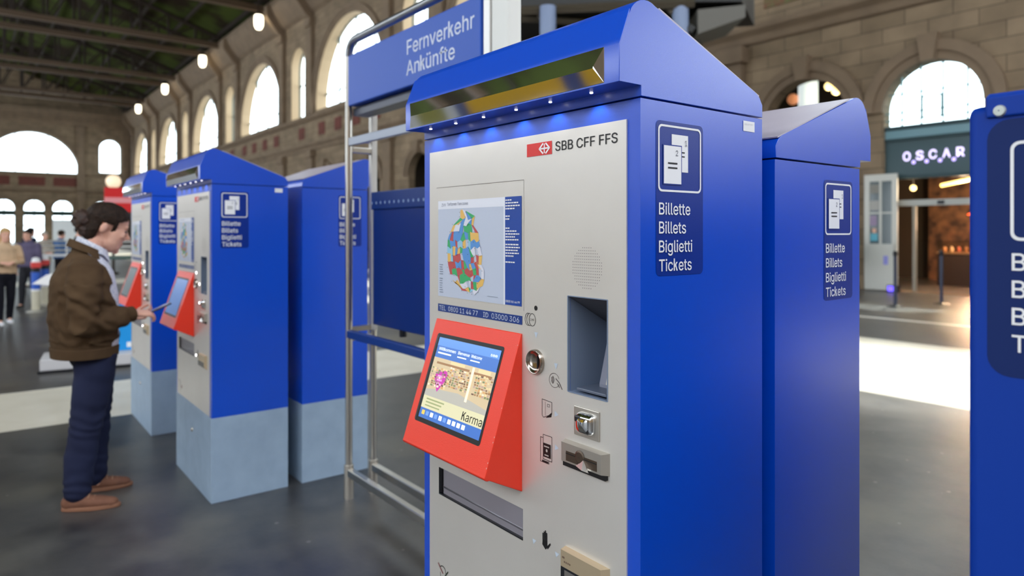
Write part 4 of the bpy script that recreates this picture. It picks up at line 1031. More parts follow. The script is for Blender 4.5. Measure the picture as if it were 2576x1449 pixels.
# hair pulled back into a loose knot
bm = bmesh.new()
blob_ball(bm, (0, -0.010, 0.057), (0.083, 0.108, 0.088), HM, 4)
blob_ball(bm, (0, -0.060, 0.0), (0.064, 0.046, 0.086), HM, 3)
Hi = HM.inverted()
def hairfree(p):
    q = Hi @ p; x, y, z = abs(q.x), q.y, q.z
    if y < -0.046: return z < -0.085
    if y < 0.030: return z < 0.030 - max(0, (y + 0.022)) * 0.0 and not (y > 0.012 and z > -0.004)
    return z < 0.050 + (y - 0.030) * 0.62
def hairfn(p, n): return 0.0035 * noise.noise(p * 38) + 0.002 * noise.noise(Vector((p.x * 30, p.y * 120, p.z * 120)))
hair = fuse(bm, 'hair', HAIRD, man, 0.0042, 4, hairfn, hairfree, 0.010)
bm = bmesh.new()
BC = Vector((0.0, -0.032, 1.672))
blob_ball(bm, BC, (0.052, 0.050, 0.060)); blob_ball(bm, BC + Vector((0.006, 0.012, -0.055)), (0.042, 0.038, 0.055)); blob_tube(bm, [BC, (0, 0.03, 1.68)], [0.042, 0.035])
for q in range(9):
    a = R(90 + q * 30); blob_ball(bm, BC + Vector((0.012 * (q % 3 - 1), math.cos(a) * 0.040 - 0.004, math.sin(a) * 0.046)), 0.020, None, 2)
fuse(bm, 'hair_bun', mat('brown hair knot', (72, 46, 34), 0.5, bump=(150, 0.9, 0.006), vary=(50, 0.25, (34, 22, 18))), hair, 0.006, 2, lambda p, n: 0.006 * noise.noise(p * 55))

SHIRT = mat('pale patterned shirt', (234, 234, 240), 0.7, vary=(150, 0.06, (178, 184, 208)))
JACK = mat('brown cord jacket', (94, 74, 54), 0.9, spec=0.1, vary=(7, 0.3, (75, 58, 42)), bump=(240, 0.4, 0.002))
TROU = mat('navy cotton trousers', (38, 44, 72), 0.8, spec=0.2, vary=(6, 0.3, (28, 32, 56)), bump=(200, 0.3, 0.0015))
SHOE = mat('brown suede', (132, 88, 66), 0.8, bump=(120, 0.4, 0.002), vary=(14, 0.25, (108, 70, 54)))
bm = bmesh.new()
blob_tube(bm, [(0, 0.01, 0.90), (0, 0.005, 1.05), (0, -0.005, 1.22), (0, -0.010, 1.36), (0, -0.012, 1.43)], [(0.185, 0.142), (0.185, 0.152), (0.195, 0.158), (0.190, 0.136), (0.125, 0.098)], (1, 0, 0), 20)
shirt = fuse(bm, 'shirt', SHIRT, man, 0.010, 3, None, lambda p: p.z < 0.90)
def collar(name, m_, pts, h, gap, parent, lean=0.0, th=0.006, tip=0.0):
    """standing collar round an ellipse (cx, cy, rx, ry, z back, z front)"""
    cx, cy, rx, ry, zb, zf = pts; b = MB(); n = 36; V = []
    for k in range(n + 1):
        a = R(90 + gap + (360 - 2 * gap) * k / n); fr = (1 + math.sin(a)) / 2
        z = zb + (zf - zb) * fr
        p = Vector((cx + rx * math.cos(a), cy + ry * math.sin(a), z)); o_ = Vector((math.cos(a), math.sin(a), 0))
        edge = max(0, 1 - min(k, n - k) / 5.0)
        for dz_, off in ((h * 1.0, -0.012), (h * 1.06, -0.004), (0.0 - tip * edge, lean), (0.0, lean - th)): V.append(p + o_ * off + Vector((0, 0, dz_)))
    F = []
    for k in range(n):
        for j in range(4): F.append((k * 4 + j, k * 4 + (j + 1) % 4, (k + 1) * 4 + (j + 1) % 4, (k + 1) * 4 + j))
    F += [(0, 1, 2, 3), tuple(n * 4 + j for j in (3, 2, 1, 0))]
    b.add(V, F); return b.build(name, m_, parent, smooth='auto')
collar('shirt_collar', SHIRT, (0, 0.016, 0.082, 0.082, 1.530, 1.440), 0.046, 16, shirt, 0.012, tip=0.03)
# jacket, open at the front
bm = bmesh.new()
blob_tube(bm, [(0, -0.02, 0.905), (0, -0.022, 0.97), (0, -0.024, 1.08), (0, -0.028, 1.20), (0, -0.030, 1.32), (0, -0.030, 1.40), (0, -0.026, 1.455)],
          [(0.212, 0.172), (0.222, 0.182), (0.226, 0.184), (0.228, 0.180), (0.222, 0.165), (0.190, 0.132), (0.105, 0.092)], (1, 0, 0), 28)
for a, b, c, sg in ((SHR, ELR, WRR, 1), (SHL, ELL, WRL, -1)):
    a, b, c = Vector(a), Vector(b), Vector(c)
    blob_tube(bm, [a + Vector((-0.05 * sg, 0, 0.015)), a, a.lerp(b, 0.5) + Vector((0.02 * sg, -0.015, 0)), b + Vector((0.008 * sg, -0.022, -0.010)), b.lerp(c, 0.45) + Vector((0, 0, -0.012)), b.lerp(c, 0.84)],
              [0.080, (0.086, 0.088), (0.086, 0.092), (0.078, 0.082), (0.068, 0.074), (0.048, 0.052)], (1, 0, 0), 20)
def folds(p, n):
    f = 0.010 * noise.noise(Vector((p.x * 7, p.y * 7, p.z * 9))) + 0.006 * noise.noise(Vector((p.x * 16, p.y * 16, p.z * 26)))
    if p.z < 0.965: f -= 0.006
    if 0.95 < p.z < 1.30 and p.x > 0.14: f += 0.006 * math.sin(p.z * 60 + p.y * 45 + 4 * noise.noise(p * 9))
    return f
def jopen(p):
    if p.z < 0.874: return True
    if p.y < 0.02 or p.z > 1.60: return False
    w_ = 0.14 if p.z > 1.30 else (0.155 if p.z > 1.10 else max(0.025, 0.155 - (1.10 - p.z) * 1.2))
    return abs(p.x) < w_ and p.y > 0.03 and p.z > 0.86 and not (p.y > 0.19)
jack = fuse(bm, 'jacket', JACK, man, 0.0085, 4, folds, jopen, 0.007)
collar('jacket_collar', JACK, (0, -0.008, 0.102, 0.098, 1.520, 1.425), 0.042, 62, jack, 0.012, 0.009, 0.03)
for c_, d_ in ((Vector(ELR).lerp(Vector(WRR), 0.90), Vector(WRR) - Vector(ELR)), (Vector(ELL).lerp(Vector(WRL), 0.90), Vector(WRL) - Vector(ELL))):
    m = MB(); d_ = d_.normalized(); m.tube([c_ - d_ * 0.030, c_ - d_ * 0.026, c_ + d_ * 0.022, c_ + d_ * 0.026], [0.043, 0.048, 0.047, 0.042], 20); m.build('cuff', JACK, jack, smooth='auto')
b = MB(); V = []
for k in range(41):
    a = R(90 + 24 + (360 - 48) * k / 40); V += [(0.216 * math.cos(a) * q, -0.02 + 0.177 * math.sin(a) * q, z) for z, q in ((0.868, 0.97), (0.870, 1.0), (0.925, 1.025), (0.93, 1.0))]
b.add(V, [(k * 4 + j, k * 4 + j + 1, k * 4 + j + 5, k * 4 + j + 4) for k in range(40) for j in range(3)]); wb = b.build('waistband', JACK, jack, smooth='auto'); wb.modifiers.new('t', 'SOLIDIFY').thickness = 0.006
# trousers
bm = bmesh.new()
blob_tube(bm, [(0, 0.01, 0.98), (0, 0.018, 0.90), (0, 0.022, 0.84)], [(0.150, 0.118), (0.168, 0.126), (0.165, 0.122)], (1, 0, 0), 20)
for L_, sg in ((LEGR, 1), (LEGL, -1)):
    a, b, c = map(Vector, L_)
    blob_tube(bm, [a + Vector((0, 0, -0.02)), a.lerp(b, 0.35) + Vector((0, 0.006, 0)), b, b.lerp(c, 0.5) + Vector((0, -0.008, 0)), c + Vector((0, 0, 0.0))], [(0.092, 0.112), (0.088, 0.106), (0.072, 0.086), (0.066, 0.082), (0.060, 0.068)], (1, 0, 0), 18)
def tfold(p, n):
    f = 0.007 * noise.noise(Vector((p.x * 9, p.y * 9, p.z * 14)))
    k = math.exp(-((p.z - 0.50) / 0.16) ** 2) + math.exp(-((p.z - 0.13) / 0.10) ** 2)
    return f + 0.0028 * k * math.sin(p.z * 95 + p.y * 30 + 5 * noise.noise(p * 8))
fuse(bm, 'trousers', TROU, man, 0.0085, 3, tfold)
for nm, h_, t_ in (('r', (0.098, -0.150, 0), (0.212, 0.132, 0)), ('l', (-0.165, -0.030, 0), (-0.125, 0.250, 0))):
    bm = bmesh.new(); h_, t_ = Vector(h_), Vector(t_); d_ = (t_ - h_).normalized(); sd_ = Vector((d_.y, -d_.x, 0))
    simple_shoe(bm, h_, t_, 0.048)
    blob_tube(bm, [h_ + d_ * 0.045 + Vector((0, 0, 0.05)), h_ + d_ * 0.055 + Vector((0, 0, 0.085))], [(0.036, 0.042), (0.034, 0.040)], sd_, 14)
    sh = fuse(bm, 'shoe', SHOE, man, 0.006, 4)
    ol = []
    for k in range(28):
        a = 2 * math.pi * k / 28; L_ = (t_ - h_).length / 2; x = math.cos(a) * (L_ + 0.002); wv = 0.050 * math.sin(a) * (1.0 if math.cos(a) > -0.2 else 0.86)
        q = (h_ + t_) / 2 + d_ * x + sd_ * wv; ol.append((q.x, q.y))
    m = MB(); m.prism(ol, 0.001, 0.024, 'z'); m.build('sole', mat('tan sole', (142, 98, 74), 0.7), sh, bevel=0.004, smooth='auto')
    m = MB()
    for k in range(4):
        c_ = h_ + d_ * (0.115 + 0.028 * k) + Vector((0, 0, 0.094 - 0.009 * k)); m.tube([c_ - sd_ * 0.030 - Vector((0, 0, 0.012)), c_, c_ + sd_ * 0.030 - Vector((0, 0, 0.012))], 0.0035, 6)
    m.build('lace', mat('lace', (168, 130, 106), 0.7), sh, smooth=True)
# telephone in his hands
ph = thing('smartphone', 'slim smartphone held in front of the man in the brown jacket', 'phone', (-4.795, 0.925, 1.120))
ph.rotation_euler = (R(24), 0, R(-4))
m = MB(); m.box(-0.036, 0.036, -0.074, 0.074, -0.0045, 0.0045); pb = m.build('case', mat('phone case', (24, 24, 34), 0.35), ph, bevel=0.004, seg=3, smooth='auto')
flat('display', [(rrect(-0.033, 0.033, -0.071, 0.071, 0.006), 0)], (0, 0, 0.0045), (1, 0, 0), (0, 1, 0), mat('phone display', (150, 160, 206), 0.12), ph, 0.0005)

# ---- people farther off
def walker(label, loc, rz, h, top, bottom, shoe, hairc, hair_len=0.0, stride=0.12, arms='down', coat=0.0, long_top=0.0, seated=False):
    t = thing('person', label, 'person', loc, rz); k = h / 1.72
    HMx = Matrix.Scale(k, 4) @ Matrix.Translation((0, 0.03, 1.575)) @ Matrix.Rotation(R(-4), 4, 'X') @ Matrix.Scale(1.02, 4)
    V = lambda *p: (p[0] * k, p[1] * k, p[2] * k)
    bm = bmesh.new(); head(bm, HMx)
    blob_tube(bm, [V(0, -0.02, 1.36), V(0, 0.005, 1.52)], [0.06 * k, 0.05 * k])
    blob_tube(bm, [V(0, 0, 0.9), V(0, -0.01, 1.15), V(0, -0.015, 1.36)], [(0.14 * k, 0.09 * k), (0.13 * k, 0.09 * k), (0.15 * k, 0.08 * k)])
    legs = [[V(0.085, 0, 0.88), V(0.09, stride * 0.75, 0.48), V(0.09, stride * 0.9, 0.09)], [V(-0.085, 0, 0.88), V(-0.09, -stride * 0.2, 0.48), V(-0.09, -stride * 1.3, 0.10)]]
    if seated: legs = [[V(s_ * 0.09, 0, 0.88), V(s_ * 0.1, 0.40, 0.86), V(s_ * 0.1, 0.42, 0.44)] for s_ in (1, -1)]
    ar = []
    for s_ in (1, -1):
        if arms == 'down': ar.append([V(s_ * 0.18, -0.01, 1.36), V(s_ * 0.235, -0.04 * s_ - 0.02, 1.09), V(s_ * 0.235, 0.06 - 0.05 * s_, 0.86)])
        else: ar.append([V(s_ * 0.18, -0.01, 1.36), V(s_ * 0.25, -0.01, 1.10), V(s_ * 0.08, 0.20, 1.10)])
    for a in ar:
        blob_tube(bm, a, [0.045 * k, 0.036 * k, 0.026 * k]); d_ = (Vector(a[2]) - Vector(a[1])).normalized(); sg = 1 if a[0][0] > 0 else -1
        hand(bm, a[2], d_, (sg, 0.1, 0) if arms == 'down' else (0, 0.3, 1), (0, 1, 0) if arms == 'down' else (-sg, 0, 0.2), (20, 25, 20), s=k)
    for L_ in legs:
        blob_tube(bm, L_, [0.07 * k, 0.05 * k, 0.035 * k]); f_ = Vector(L_[2]); blob_tube(bm, [f_, f_ + Vector((0, 0.10, -0.045)) * k], [0.033 * k, 0.028 * k])
    fuse(bm, 'body', SKIN, t, 0.0075, 3)
    face_parts(HMx, t, hairc)
    bm = bmesh.new(); blob_ball(bm, (0, -0.010, 0.056), (0.085, 0.104, 0.088), HMx)
    if hair_len: blob_tube(bm, [HMx @ Vector((0, -0.06, 0.03)), HMx @ Vector((0, -0.075, -0.08)), HMx @ Vector((0, -0.06, -0.10 - hair_len))], [(0.082 * k, 0.05 * k), (0.10 * k, 0.05 * k), (0.10 * k, 0.04 * k)], (1, 0, 0))
    Hx = HMx.inverted()
    fuse(bm, 'hair', hairc, t, 0.010, 2, lambda p, n: 0.004 * noise.noise(p * 40), lambda p: (lambda q: (q.y > 0.02 and q.z < 0.04 + (q.y - 0.02) * 0.5) or (q.y > -0.03 and q.z < -0.03 and not hair_len) or (q.y > 0.0 and q.z < 0.02))(Hx @ p), 0.008)
    bm = bmesh.new(); c_ = 1 + coat
    blob_tube(bm, [V(0, 0, 0.93 - long_top), V(0, 0, 1.05), V(0, -0.01, 1.22), V(0, -0.012, 1.36), V(0, -0.01, 1.43)], [(0.18 * k * c_, 0.12 * k * c_), (0.175 * k * c_, 0.118 * k * c_), (0.188 * k * c_, 0.125 * k * c_), (0.18 * k, 0.105 * k), (0.09 * k, 0.075 * k)], (1, 0, 0), 18)
    for a in ar:
        e_ = Vector(a[1]).lerp(Vector(a[2]), 0.9); blob_tube(bm, [a[0], Vector(a[0]).lerp(Vector(a[1]), 0.5), a[1], e_], [0.068 * k * c_, 0.064 * k * c_, 0.055 * k * c_, 0.040 * k * c_])
    fuse(bm, 'jacket' if coat else 'top', top, t, 0.012, 3, lambda p, n: 0.008 * noise.noise(p * 11), lambda p: p.z < (0.90 - long_top) * k and abs(p.x) < 0.2 * k, 0.008)
    bm = bmesh.new(); blob_tube(bm, [V(0, 0, 0.98), V(0, 0, 0.86)], [(0.155 * k, 0.11 * k), (0.165 * k, 0.115 * k)])
    for L_ in legs: blob_tube(bm, L_, [0.092 * k, 0.07 * k, 0.052 * k])
    fuse(bm, 'trousers', bottom, t, 0.012, 3, lambda p, n: 0.006 * noise.noise(p * 12))
    for L_ in legs:
        f_ = Vector(L_[2]); bm = bmesh.new(); z = max(0, f_.z - 0.09 * k); simple_shoe(bm, (f_.x, f_.y - 0.07, z), (f_.x, f_.y + 0.19, z)); fuse(bm, 'shoe', shoe, t, 0.009, 3)
    return t
cl = lambda n, c: mat(n, c, 0.85, spec=0.2, vary=(9, 0.3, tuple(int(q * 0.82) for q in c)))
FACE_CAM = lambda x, y: math.atan2(-y, -x) - math.pi / 2
BLK = cl('black trousers cloth', (24, 24, 34)); WSH = mat('white trainers', (236, 236, 242), 0.6); DSH = mat('dark shoes', (30, 28, 28), 0.6)
walker('woman with long fair hair in beige top and black trousers, cut by the left edge', (-14.75, 0.44, 0), FACE_CAM(-14.75, 0.44) + 0.2, 1.68, cl('beige knit', (222, 190, 156)), BLK, WSH, cl('fair hair', (206, 170, 120)), 0.16, 0.10, 'front')
walker('person in a mauve jacket walking close behind the fair-haired woman', (-17.75, 0.93, 0), FACE_CAM(-17.7, 0.9) - 0.5, 1.66, cl('mauve jacket cloth', (104, 96, 124)), cl('dark grey trousers', (44, 44, 50)), DSH, cl('black hair', (34, 28, 26)), 0.0, 0.1, 'down', 0.1)
walker('person in a navy coat among the crowd behind the turnstile posts', (-24.0, 1.29, 0), FACE_CAM(-24, 1.7) + 2.2, 1.74, cl('navy coat cloth', (30, 36, 62)), BLK, DSH, cl('black hair', (34, 28, 26)), 0.0, 0.08, 'down', 0.15, 0.1)
walker('person in a pale grey coat beside the navy coat in the crowd', (-22.6, 1.53, 0), FACE_CAM(-23, 2.2) + 0.6, 1.62, cl('pale grey coat cloth', (196, 186, 172)), cl('grey trousers', (96, 98, 104)), DSH, cl('grey hair', (188, 178, 166)), 0.0, 0.08, 'front', 0.15, 0.1)
walker('person in a mid-blue jacket standing in front of the white board', (-23.0, 1.95, 0), FACE_CAM(-23, 3) + 2.6, 1.66, cl('mid blue jacket cloth', (84, 122, 176)), BLK, DSH, cl('dark brown crop', (52, 40, 34)), 0.0, 0.06, 'down', 0.15)
walker('person in black just left of the dark hair knot of the phone user', (-19.0, 1.95, 0), FACE_CAM(-19, 3.7) + 1.7, 1.74, cl('black coat cloth', (26, 28, 34)), BLK, DSH, cl('black hair', (34, 28, 26)), 0.0, 0.08, 'down', 0.12, 0.1)
walker('person in a teal jacket by the stone wall left of the open glazed door', (-9.12, 18.9, 0), FACE_CAM(-9.2, 19) - 1.0, 1.72, cl('teal jacket cloth', (54, 140, 160)), BLK, DSH, cl('dark brown crop', (52, 40, 34)), 0.0, 0.08, 'down', 0.1)
walker('dark figure standing at the counter inside the lit shop', (-7.0, 22.4, 0), 0.3, 1.8, cl('dark brown coat cloth', (52, 34, 30)), BLK, DSH, cl('black hair', (34, 28, 26)), 0.0, 0.05, 'front', 0.15)

# ================================================================== THINGS AROUND THE HALL
# tall advertising stand behind the man
t = thing('advertising_stand', 'low white advertising stand with cyan panel, mostly hidden behind the man', 'stand', (-9.6, 1.13, 0), R(-8))
m = MB(); m.box(-0.30, 0.30, -0.52, 0.52, 0.0, 0.03); m.build('foot', DARK, t); m = MB(); m.box(-0.29, 0.29, -0.50, 0.50, 0.03, 0.16); m.build('base', mat('stand base', (206, 204, 206), 0.5), t, bevel=0.01)
m = MB(); m.box(-0.03, 0.03, 0.14, 0.47, 0.16, 0.72); pn = m.build('panel', mat('cyan panel', (24, 150, 226), 0.4), t, bevel=0.006)
m = MB(); m.box(0.03, 0.036, 0.36, 0.44, 0.20, 0.26); m.build('panel_mark', WHITE, pn)
m = MB(); m.box(-0.025, 0.025, -0.42, 0.14, 0.16, 0.95); m.build('back_plate', DARK, t)
m = MB(); m.prism([(-0.60, 1.00), (-0.40, 0.98), (-0.30, 1.14), (-0.46, 1.10)], -0.02, 0.0, 'x'); m.build('leaflet', WHITE, t)
# turnstile posts with red and blue bands
def post(label, loc):
    t = thing('barrier_post', label, 'post', loc, 0, 'banded barrier posts')
    m = MB(); m.lathe([(0.001, 0.0), (0.16, 0.0), (0.16, 0.03), (0.06, 0.06), (0.001, 0.06)], seg=20); m.build('foot', mat('pale metal', (188, 186, 176), 0.4, 0.5), t, smooth='auto')
    m = MB(); m.tube([(0, 0, 0.05), (0, 0, 0.46)], 0.075, 16); m.build('shaft', mat('cream shaft', (206, 200, 178), 0.5), t, smooth='auto')
    m = MB(); m.tube([(0, 0, 0.46), (0, 0, 0.80)], 0.082, 16); b_ = m.build('blue_sleeve', mat('post blue', (50, 96, 196), 0.4), t, smooth='auto')
    m = MB(); m.tube([(0, 0, 0.42), (0, 0, 0.46)], 0.083, 16); m.build('white_band', WHITE, b_, smooth='auto')
    m = MB(); m.box(-0.085, 0.085, -0.085, 0.085, 0.88, 1.0); m.build('red_head', mat('post red', (222, 74, 72), 0.4), t, bevel=0.02)
    m = MB(); m.tube([(0, 0, 0.80), (0, 0, 0.88)], 0.07, 12); m.build('neck', DARK, t)
    m = MB(); m.lathe([(0.001, 1.10), (0.06, 1.08), (0.08, 1.0)], seg=16); m.build('cap', WHITE, t, smooth='auto')
post('blue and red banded barrier post, left of the pair beside the woman in beige', (-16.75, 1.0, 0))
post('blue and red banded barrier post, right of the pair, nearer the brown jacket', (-18.0, 1.23, 0))
# market tables with rails
def table(label, loc, n, top):
    t = thing('market_table', label, 'table', loc, R(-8), 'market tables in the hall')
    m = MB(); m.box(-0.5, 0.5, -n, n, 0.98, 1.03); m.build('table_top', top, t, bevel=0.01)
    for a in (-0.42, 0.42):
        for b in (-n + 0.1, n - 0.1):
            m = MB(); m.tube([(a, b, 0), (a, b, 0.98)], 0.025, 8); m.build('leg', STAIN, t)
    for z in (1.14, 1.26, 1.38):
        m = MB(); m.tube([(0.45, -n, z), (0.45, n, z)], 0.02, 8); m.build('rail', STAIN, t)
    for b in (-n, 0, n):
        m = MB(); m.tube([(0.45, b, 1.03), (0.45, b, 1.4)], 0.018, 8); m.build('rail_post', STAIN, t)
table('pale market table with steel rails under the white board', (-21.2, 1.95, 0), 0.6, mat('pale table top', (212, 214, 216), 0.4))
table('market table with dark green top seen between face and red screen', (-18.4, 3.0, 0), 0.7, mat('green table top', (64, 96, 88), 0.4))
t = thing('display_board', 'plain white board standing behind the blue-jacketed person', 'board', (-26.4, 2.52, 0), R(-6))
m = MB(); m.box(-0.03, 0.03, -0.5, 0.5, 0.7, 2.0); m.build('panel', mat('board white', (222, 228, 230), 0.5), t)
for y in (-0.4, 0.4):
    m = MB(); m.tube([(0, y, 0), (0, y, 0.72)], 0.03, 8); m.build('leg', STAIN, t)
# red hanging sign and globe lamp
t = thing('red_sign', 'red sign with a pale band above the crowd, beside the farthest machine', 'sign', (-20.5, 3.02, 0), R(-8))
m = MB(); m.box(-0.06, 0.06, -0.34, 0.34, 2.12, 2.76); p_ = m.build('sign_panel', mat('sign red', (226, 30, 34), 0.4), t, bevel=0.01)
m = MB(); m.box(0.06, 0.066, -0.33, 0.33, 2.36, 2.50); m.build('pale_band', mat('pale red band', (244, 160, 164), 0.5), p_)
for y in (-0.3, 0.3):
    m = MB(); m.tube([(0, y, 0), (0, y, 2.13)], 0.03, 8); m.build('post', DARK, t)
t = thing('globe_lamp', 'round glowing globe lamp above the red sign', 'lamp', (-30.0, 4.22, 0))
m = MB(); m.lathe([(0.001, 0), (0.2, 0), (0.2, 0.05), (0.05, 0.1), (0.045, 3.3), (0.001, 3.3)], seg=12); m.build('pole', GIRDD, t, smooth='auto')
m = MB(); m.lathe([(0.26 * math.sin(math.pi * q / 12), 3.52 - 0.26 * math.cos(math.pi * q / 12)) for q in range(13)], seg=20); m.build('globe', mat('globe glass', (248, 222, 190), 0.4, emit=0.75), t, smooth=True)

# dark gallery on pale blue columns behind the nearest machine
t = thing('raised_gallery', 'dark steel gallery on pale blue columns above the nearest machine\'s roof', 'gallery', (-11.0, 11.5, 0))
gx = lambda L_: [(x + 11.0, y - 11.5) for x, y in L_]
m = MB(); m.prism(gx([(-12.3, 9.6), (-9.4, 12.4), (-8.75, 13.2), (-9.6, 15.0), (-14.3, 11.0)]), 6.62, 9.2, 'z'); m.build('deck', mat('black steel deck', (22, 22, 22), 0.5), t)
m = MB(); m.prism(gx([(-14.3, 11.0), (-10.5, 14.0), (-10.6, 14.15), (-14.4, 11.15)]), 5.0, 6.7, 'z'); m.build('rear_panel', mat('black steel deck', (22, 22, 22), 0.5), t)
m = MB(); a_, b_ = Vector((1.65, 0.95, 0)), Vector((2.3, 1.75, 0)); m.add([(*a_.xy, 5.92), (*b_.xy, 6.28), (*b_.xy, 6.55), (*a_.xy, 6.45), (a_.x - 1.2, a_.y + 1.0, 5.98), (b_.x - 1.2, b_.y + 1.0, 6.30), (b_.x - 1.2, b_.y + 1.0, 6.6), (a_.x - 1.2, a_.y + 1.0, 6.5)], [(0, 1, 2, 3), (7, 6, 5, 4), (0, 4, 5, 1), (1, 5, 6, 2), (2, 6, 7, 3), (3, 7, 4, 0)]); m.build('edge_beam', mat('grey edge beam', (92, 90, 84), 0.5), t)
m = MB(); m.tube([(1.55, 0.85, 6.05), (0.6, 2.4, 6.05)], 0.10, 4); m.build('end_joist', mat('black steel deck', (22, 22, 22), 0.5), t)
for p_, q_, h_ in (((-1.35, -1.95), (1.6, 0.9), 6.60), ((-1.35, -1.75), (1.0, 2.6), 6.5), ((-0.9, -1.4), (-2.2, 0.6), 6.5), ((0.4, -0.2), (-1.0, 1.9), 6.5), ((1.2, 0.6), (0.0, 2.9), 6.5)):
    m = MB(); m.tube([(*p_, h_), (*q_, h_)], 0.10, 4); m.build('joist', mat('brown joist', (70, 62, 50), 0.6), t)
for x, y in ((-0.62, -1.40), (1.30, 0.80)):
    m = MB(); m.tube([(x, y, 0), (x, y, 6.62)], 0.18, 24); m.build('column', mat('pale blue column', (124, 140, 172), 0.5), t, smooth='auto')

# ---- the shop in the arch
DG = mat('dark teal frame', (34, 62, 68), 0.5)
ax, ah = -7.4, 1.2
t = thing('shop_facade', 'dark teal shopfront with fascia filling the big stone arch at right', 'shopfront', (ax, YW + 0.12, 0))
m = MB(); m.box(-ah, ah, 0.0, 0.12, 3.05, 4.42); fa = m.build('fascia', mat('teal fascia', (52, 78, 84), 0.35), t)
for z0, z1 in ((4.36, 4.46), (4.05, 4.12), (3.02, 3.12)):
    m = MB(); m.box(-ah, ah, -0.06, 0.02, z0, z1); m.build('moulding', DG, fa, bevel=0.01)
m = MB(); m.box(-ah, ah, -0.02, 0.0, 4.13, 4.35); m.build('fascia_glass', mat('pale teal glass', (120, 156, 166), 0.15), fa)
for x in (-0.78, -0.30, 0.22, 0.78):
    h_ = 4.86 + math.sqrt(ah * ah - x * x); m = MB(); m.box(x - 0.016, x + 0.016, 0, 0.06, 4.46, h_); m.build('fanlight_bar', mat('pale fanlight bar', (120, 160, 164), 0.5), t)
for x0, x1, z in ((-ah, ah, 4.62), (-ah, ah, 4.82), (-1.1, 1.1, 5.32)):
    m = MB(); m.box(x0, x1, 0, 0.06, z - 0.012, z + 0.012); m.build('fanlight_bar', mat('pale fanlight bar', (120, 160, 164), 0.5), t)
m = MB(); m.slab(-0.30, 0.22, 4.60, 5.20, -0.02, 0.05, [(-0.26, 0.18, 4.64, 5.16)]); m.build('fanlight_hatch', mat('fanlight teal', (70, 120, 124), 0.5), t)
m = MB(); pts = [(p[0], p[1]) for p in arch(0, ah, 4.46, 4.86)]; m.prism(pts, 0.03, 0.045, 'y'); m.build('fanlight_glass', glass_mat('fanlight glass', (0.9, 0.97, 0.97), 0.1), t)
m = MB(); m.box(-ah, ah, 0.0, 0.14, 2.30, 2.46); m.build('door_head', mat('pale grey head', (176, 178, 172), 0.5), t)
m = MB(); m.box(0.10, 0.26, -0.02, 0.0, 2.33, 2.42); m.build('sensor', DARK, t)
for x in (-0.95, -0.47):
    m = MB(); m.box(x - 0.04, x + 0.04, 0, 0.1, 0, 2.3); m.build('jamb', mat('pale jamb', (150, 142, 128), 0.5), t)
# letters of the shop sign, each a lit letter
NEON = mat('violet white neon', (226, 214, 255), 0.4, emit=1.5); DOTN = mat('violet neon dot', (196, 178, 255), 0.4, emit=1.4)
t = thing('shop_sign', 'row of lit white letters spelling the shop name over its door', 'sign', (ax + 0.08, YW + 0.07, 0))
for i, ch in enumerate('OSCAR'):
    lettering('letter_' + ch.lower(), [(ch, -0.80 + i * 0.318, 3.50 + i * 0.004, 0.24, 0.19)], (0, 0, 0), UX, UZ, NEON, t, 0.01, 0.016)
    if i < 4: flat('letter_dot', [(ell(-0.535 + i * 0.318, 3.455, 0.05, 0.05, 14), 0)], (0, 0, 0), UX, UZ, DOTN, t, 0.012)
# interior
t = thing('shop_counter', 'warm lit display counter inside the shop', 'counter', (-6.9, 23.2, 0))
m = MB(); m.box(-1.6, 1.2, -0.3, 0.3, 0, 0.95); m.build('counter_front', mat('dark counter', (58, 40, 32), 0.5), t)
m = MB(); m.box(-1.6, 1.2, -0.34, 0.3, 0.95, 1.005); m.build('counter_top', mat('wood top', (150, 112, 78), 0.4), t)
m = MB(); m.box(-1.6, 1.2, -0.3, -0.28, 1.0, 1.35); m.build('counter_glass', glass_mat('counter glass', (0.85, 0.85, 0.82), 0.15), t)
rr = random.Random(11)
for i in range(14):
    m = MB(); x = -1.5 + i * 0.19; m.lathe([(0.001, 1.006), (0.05, 1.006), (0.055, 1.1), (0.03, 1.16), (0.001, 1.17)], (x, 0.02, 0), 10)
    o = m.build('pastry_jar', mat('jar %d' % (i % 4), ((206, 150, 100), (220, 190, 150), (170, 90, 70), (120, 90, 60))[i % 4], 0.4), None, loc=(-6.9, 23.2, 0), smooth='auto')
    tag(o, 'small jar standing on the lit counter inside the shop', 'jar', 'jars on the shop counter')
m = MB(); m.box(-9.6, -4.6, 25.2, 25.9, 0, 4.2); o = m.build('back_shelving', mat('warm shelf wall', (118, 84, 58), 0.7, vary=(3.5, 0.15, (54, 36, 28))), None); tag(o, 'brown shelving along the back of the shop', 'shelving')
def bulb_lamp(name, label, loc, col_, power, build, cat='lamp'):
    t = thing(name, label, cat, loc); build(t)
    ld_ = bpy.data.lights.new('lamp_light', 'POINT'); ld_.energy = power; ld_.color = col_; ld_.shadow_soft_size = 0.15
    lo = bpy.data.objects.new('lamp_light', ld_); COL.objects.link(lo); lo.parent = t; lo.location = (0, 0, -0.2)
    return t
def tubeb(t):
    m = MB(); m.tube([(-0.75, 0.5, -0.06), (0.8, -0.4, 0.12)], 0.05, 12); m.build('lit_tube', mat('warm tube', (255, 214, 120), 0.4, emit=4.0), t, smooth='auto')
    m = MB(); m.tube([(0, 0, 0.05), (0, 0, 0.9)], 0.012, 6); m.build('cord', DARK, t)
bulb_lamp('tube_lamp', 'long warm yellow tube lamp glowing inside the shop door', (-7.25, 21.4, 3.0), (1.0, 0.75, 0.45), 260, tubeb)
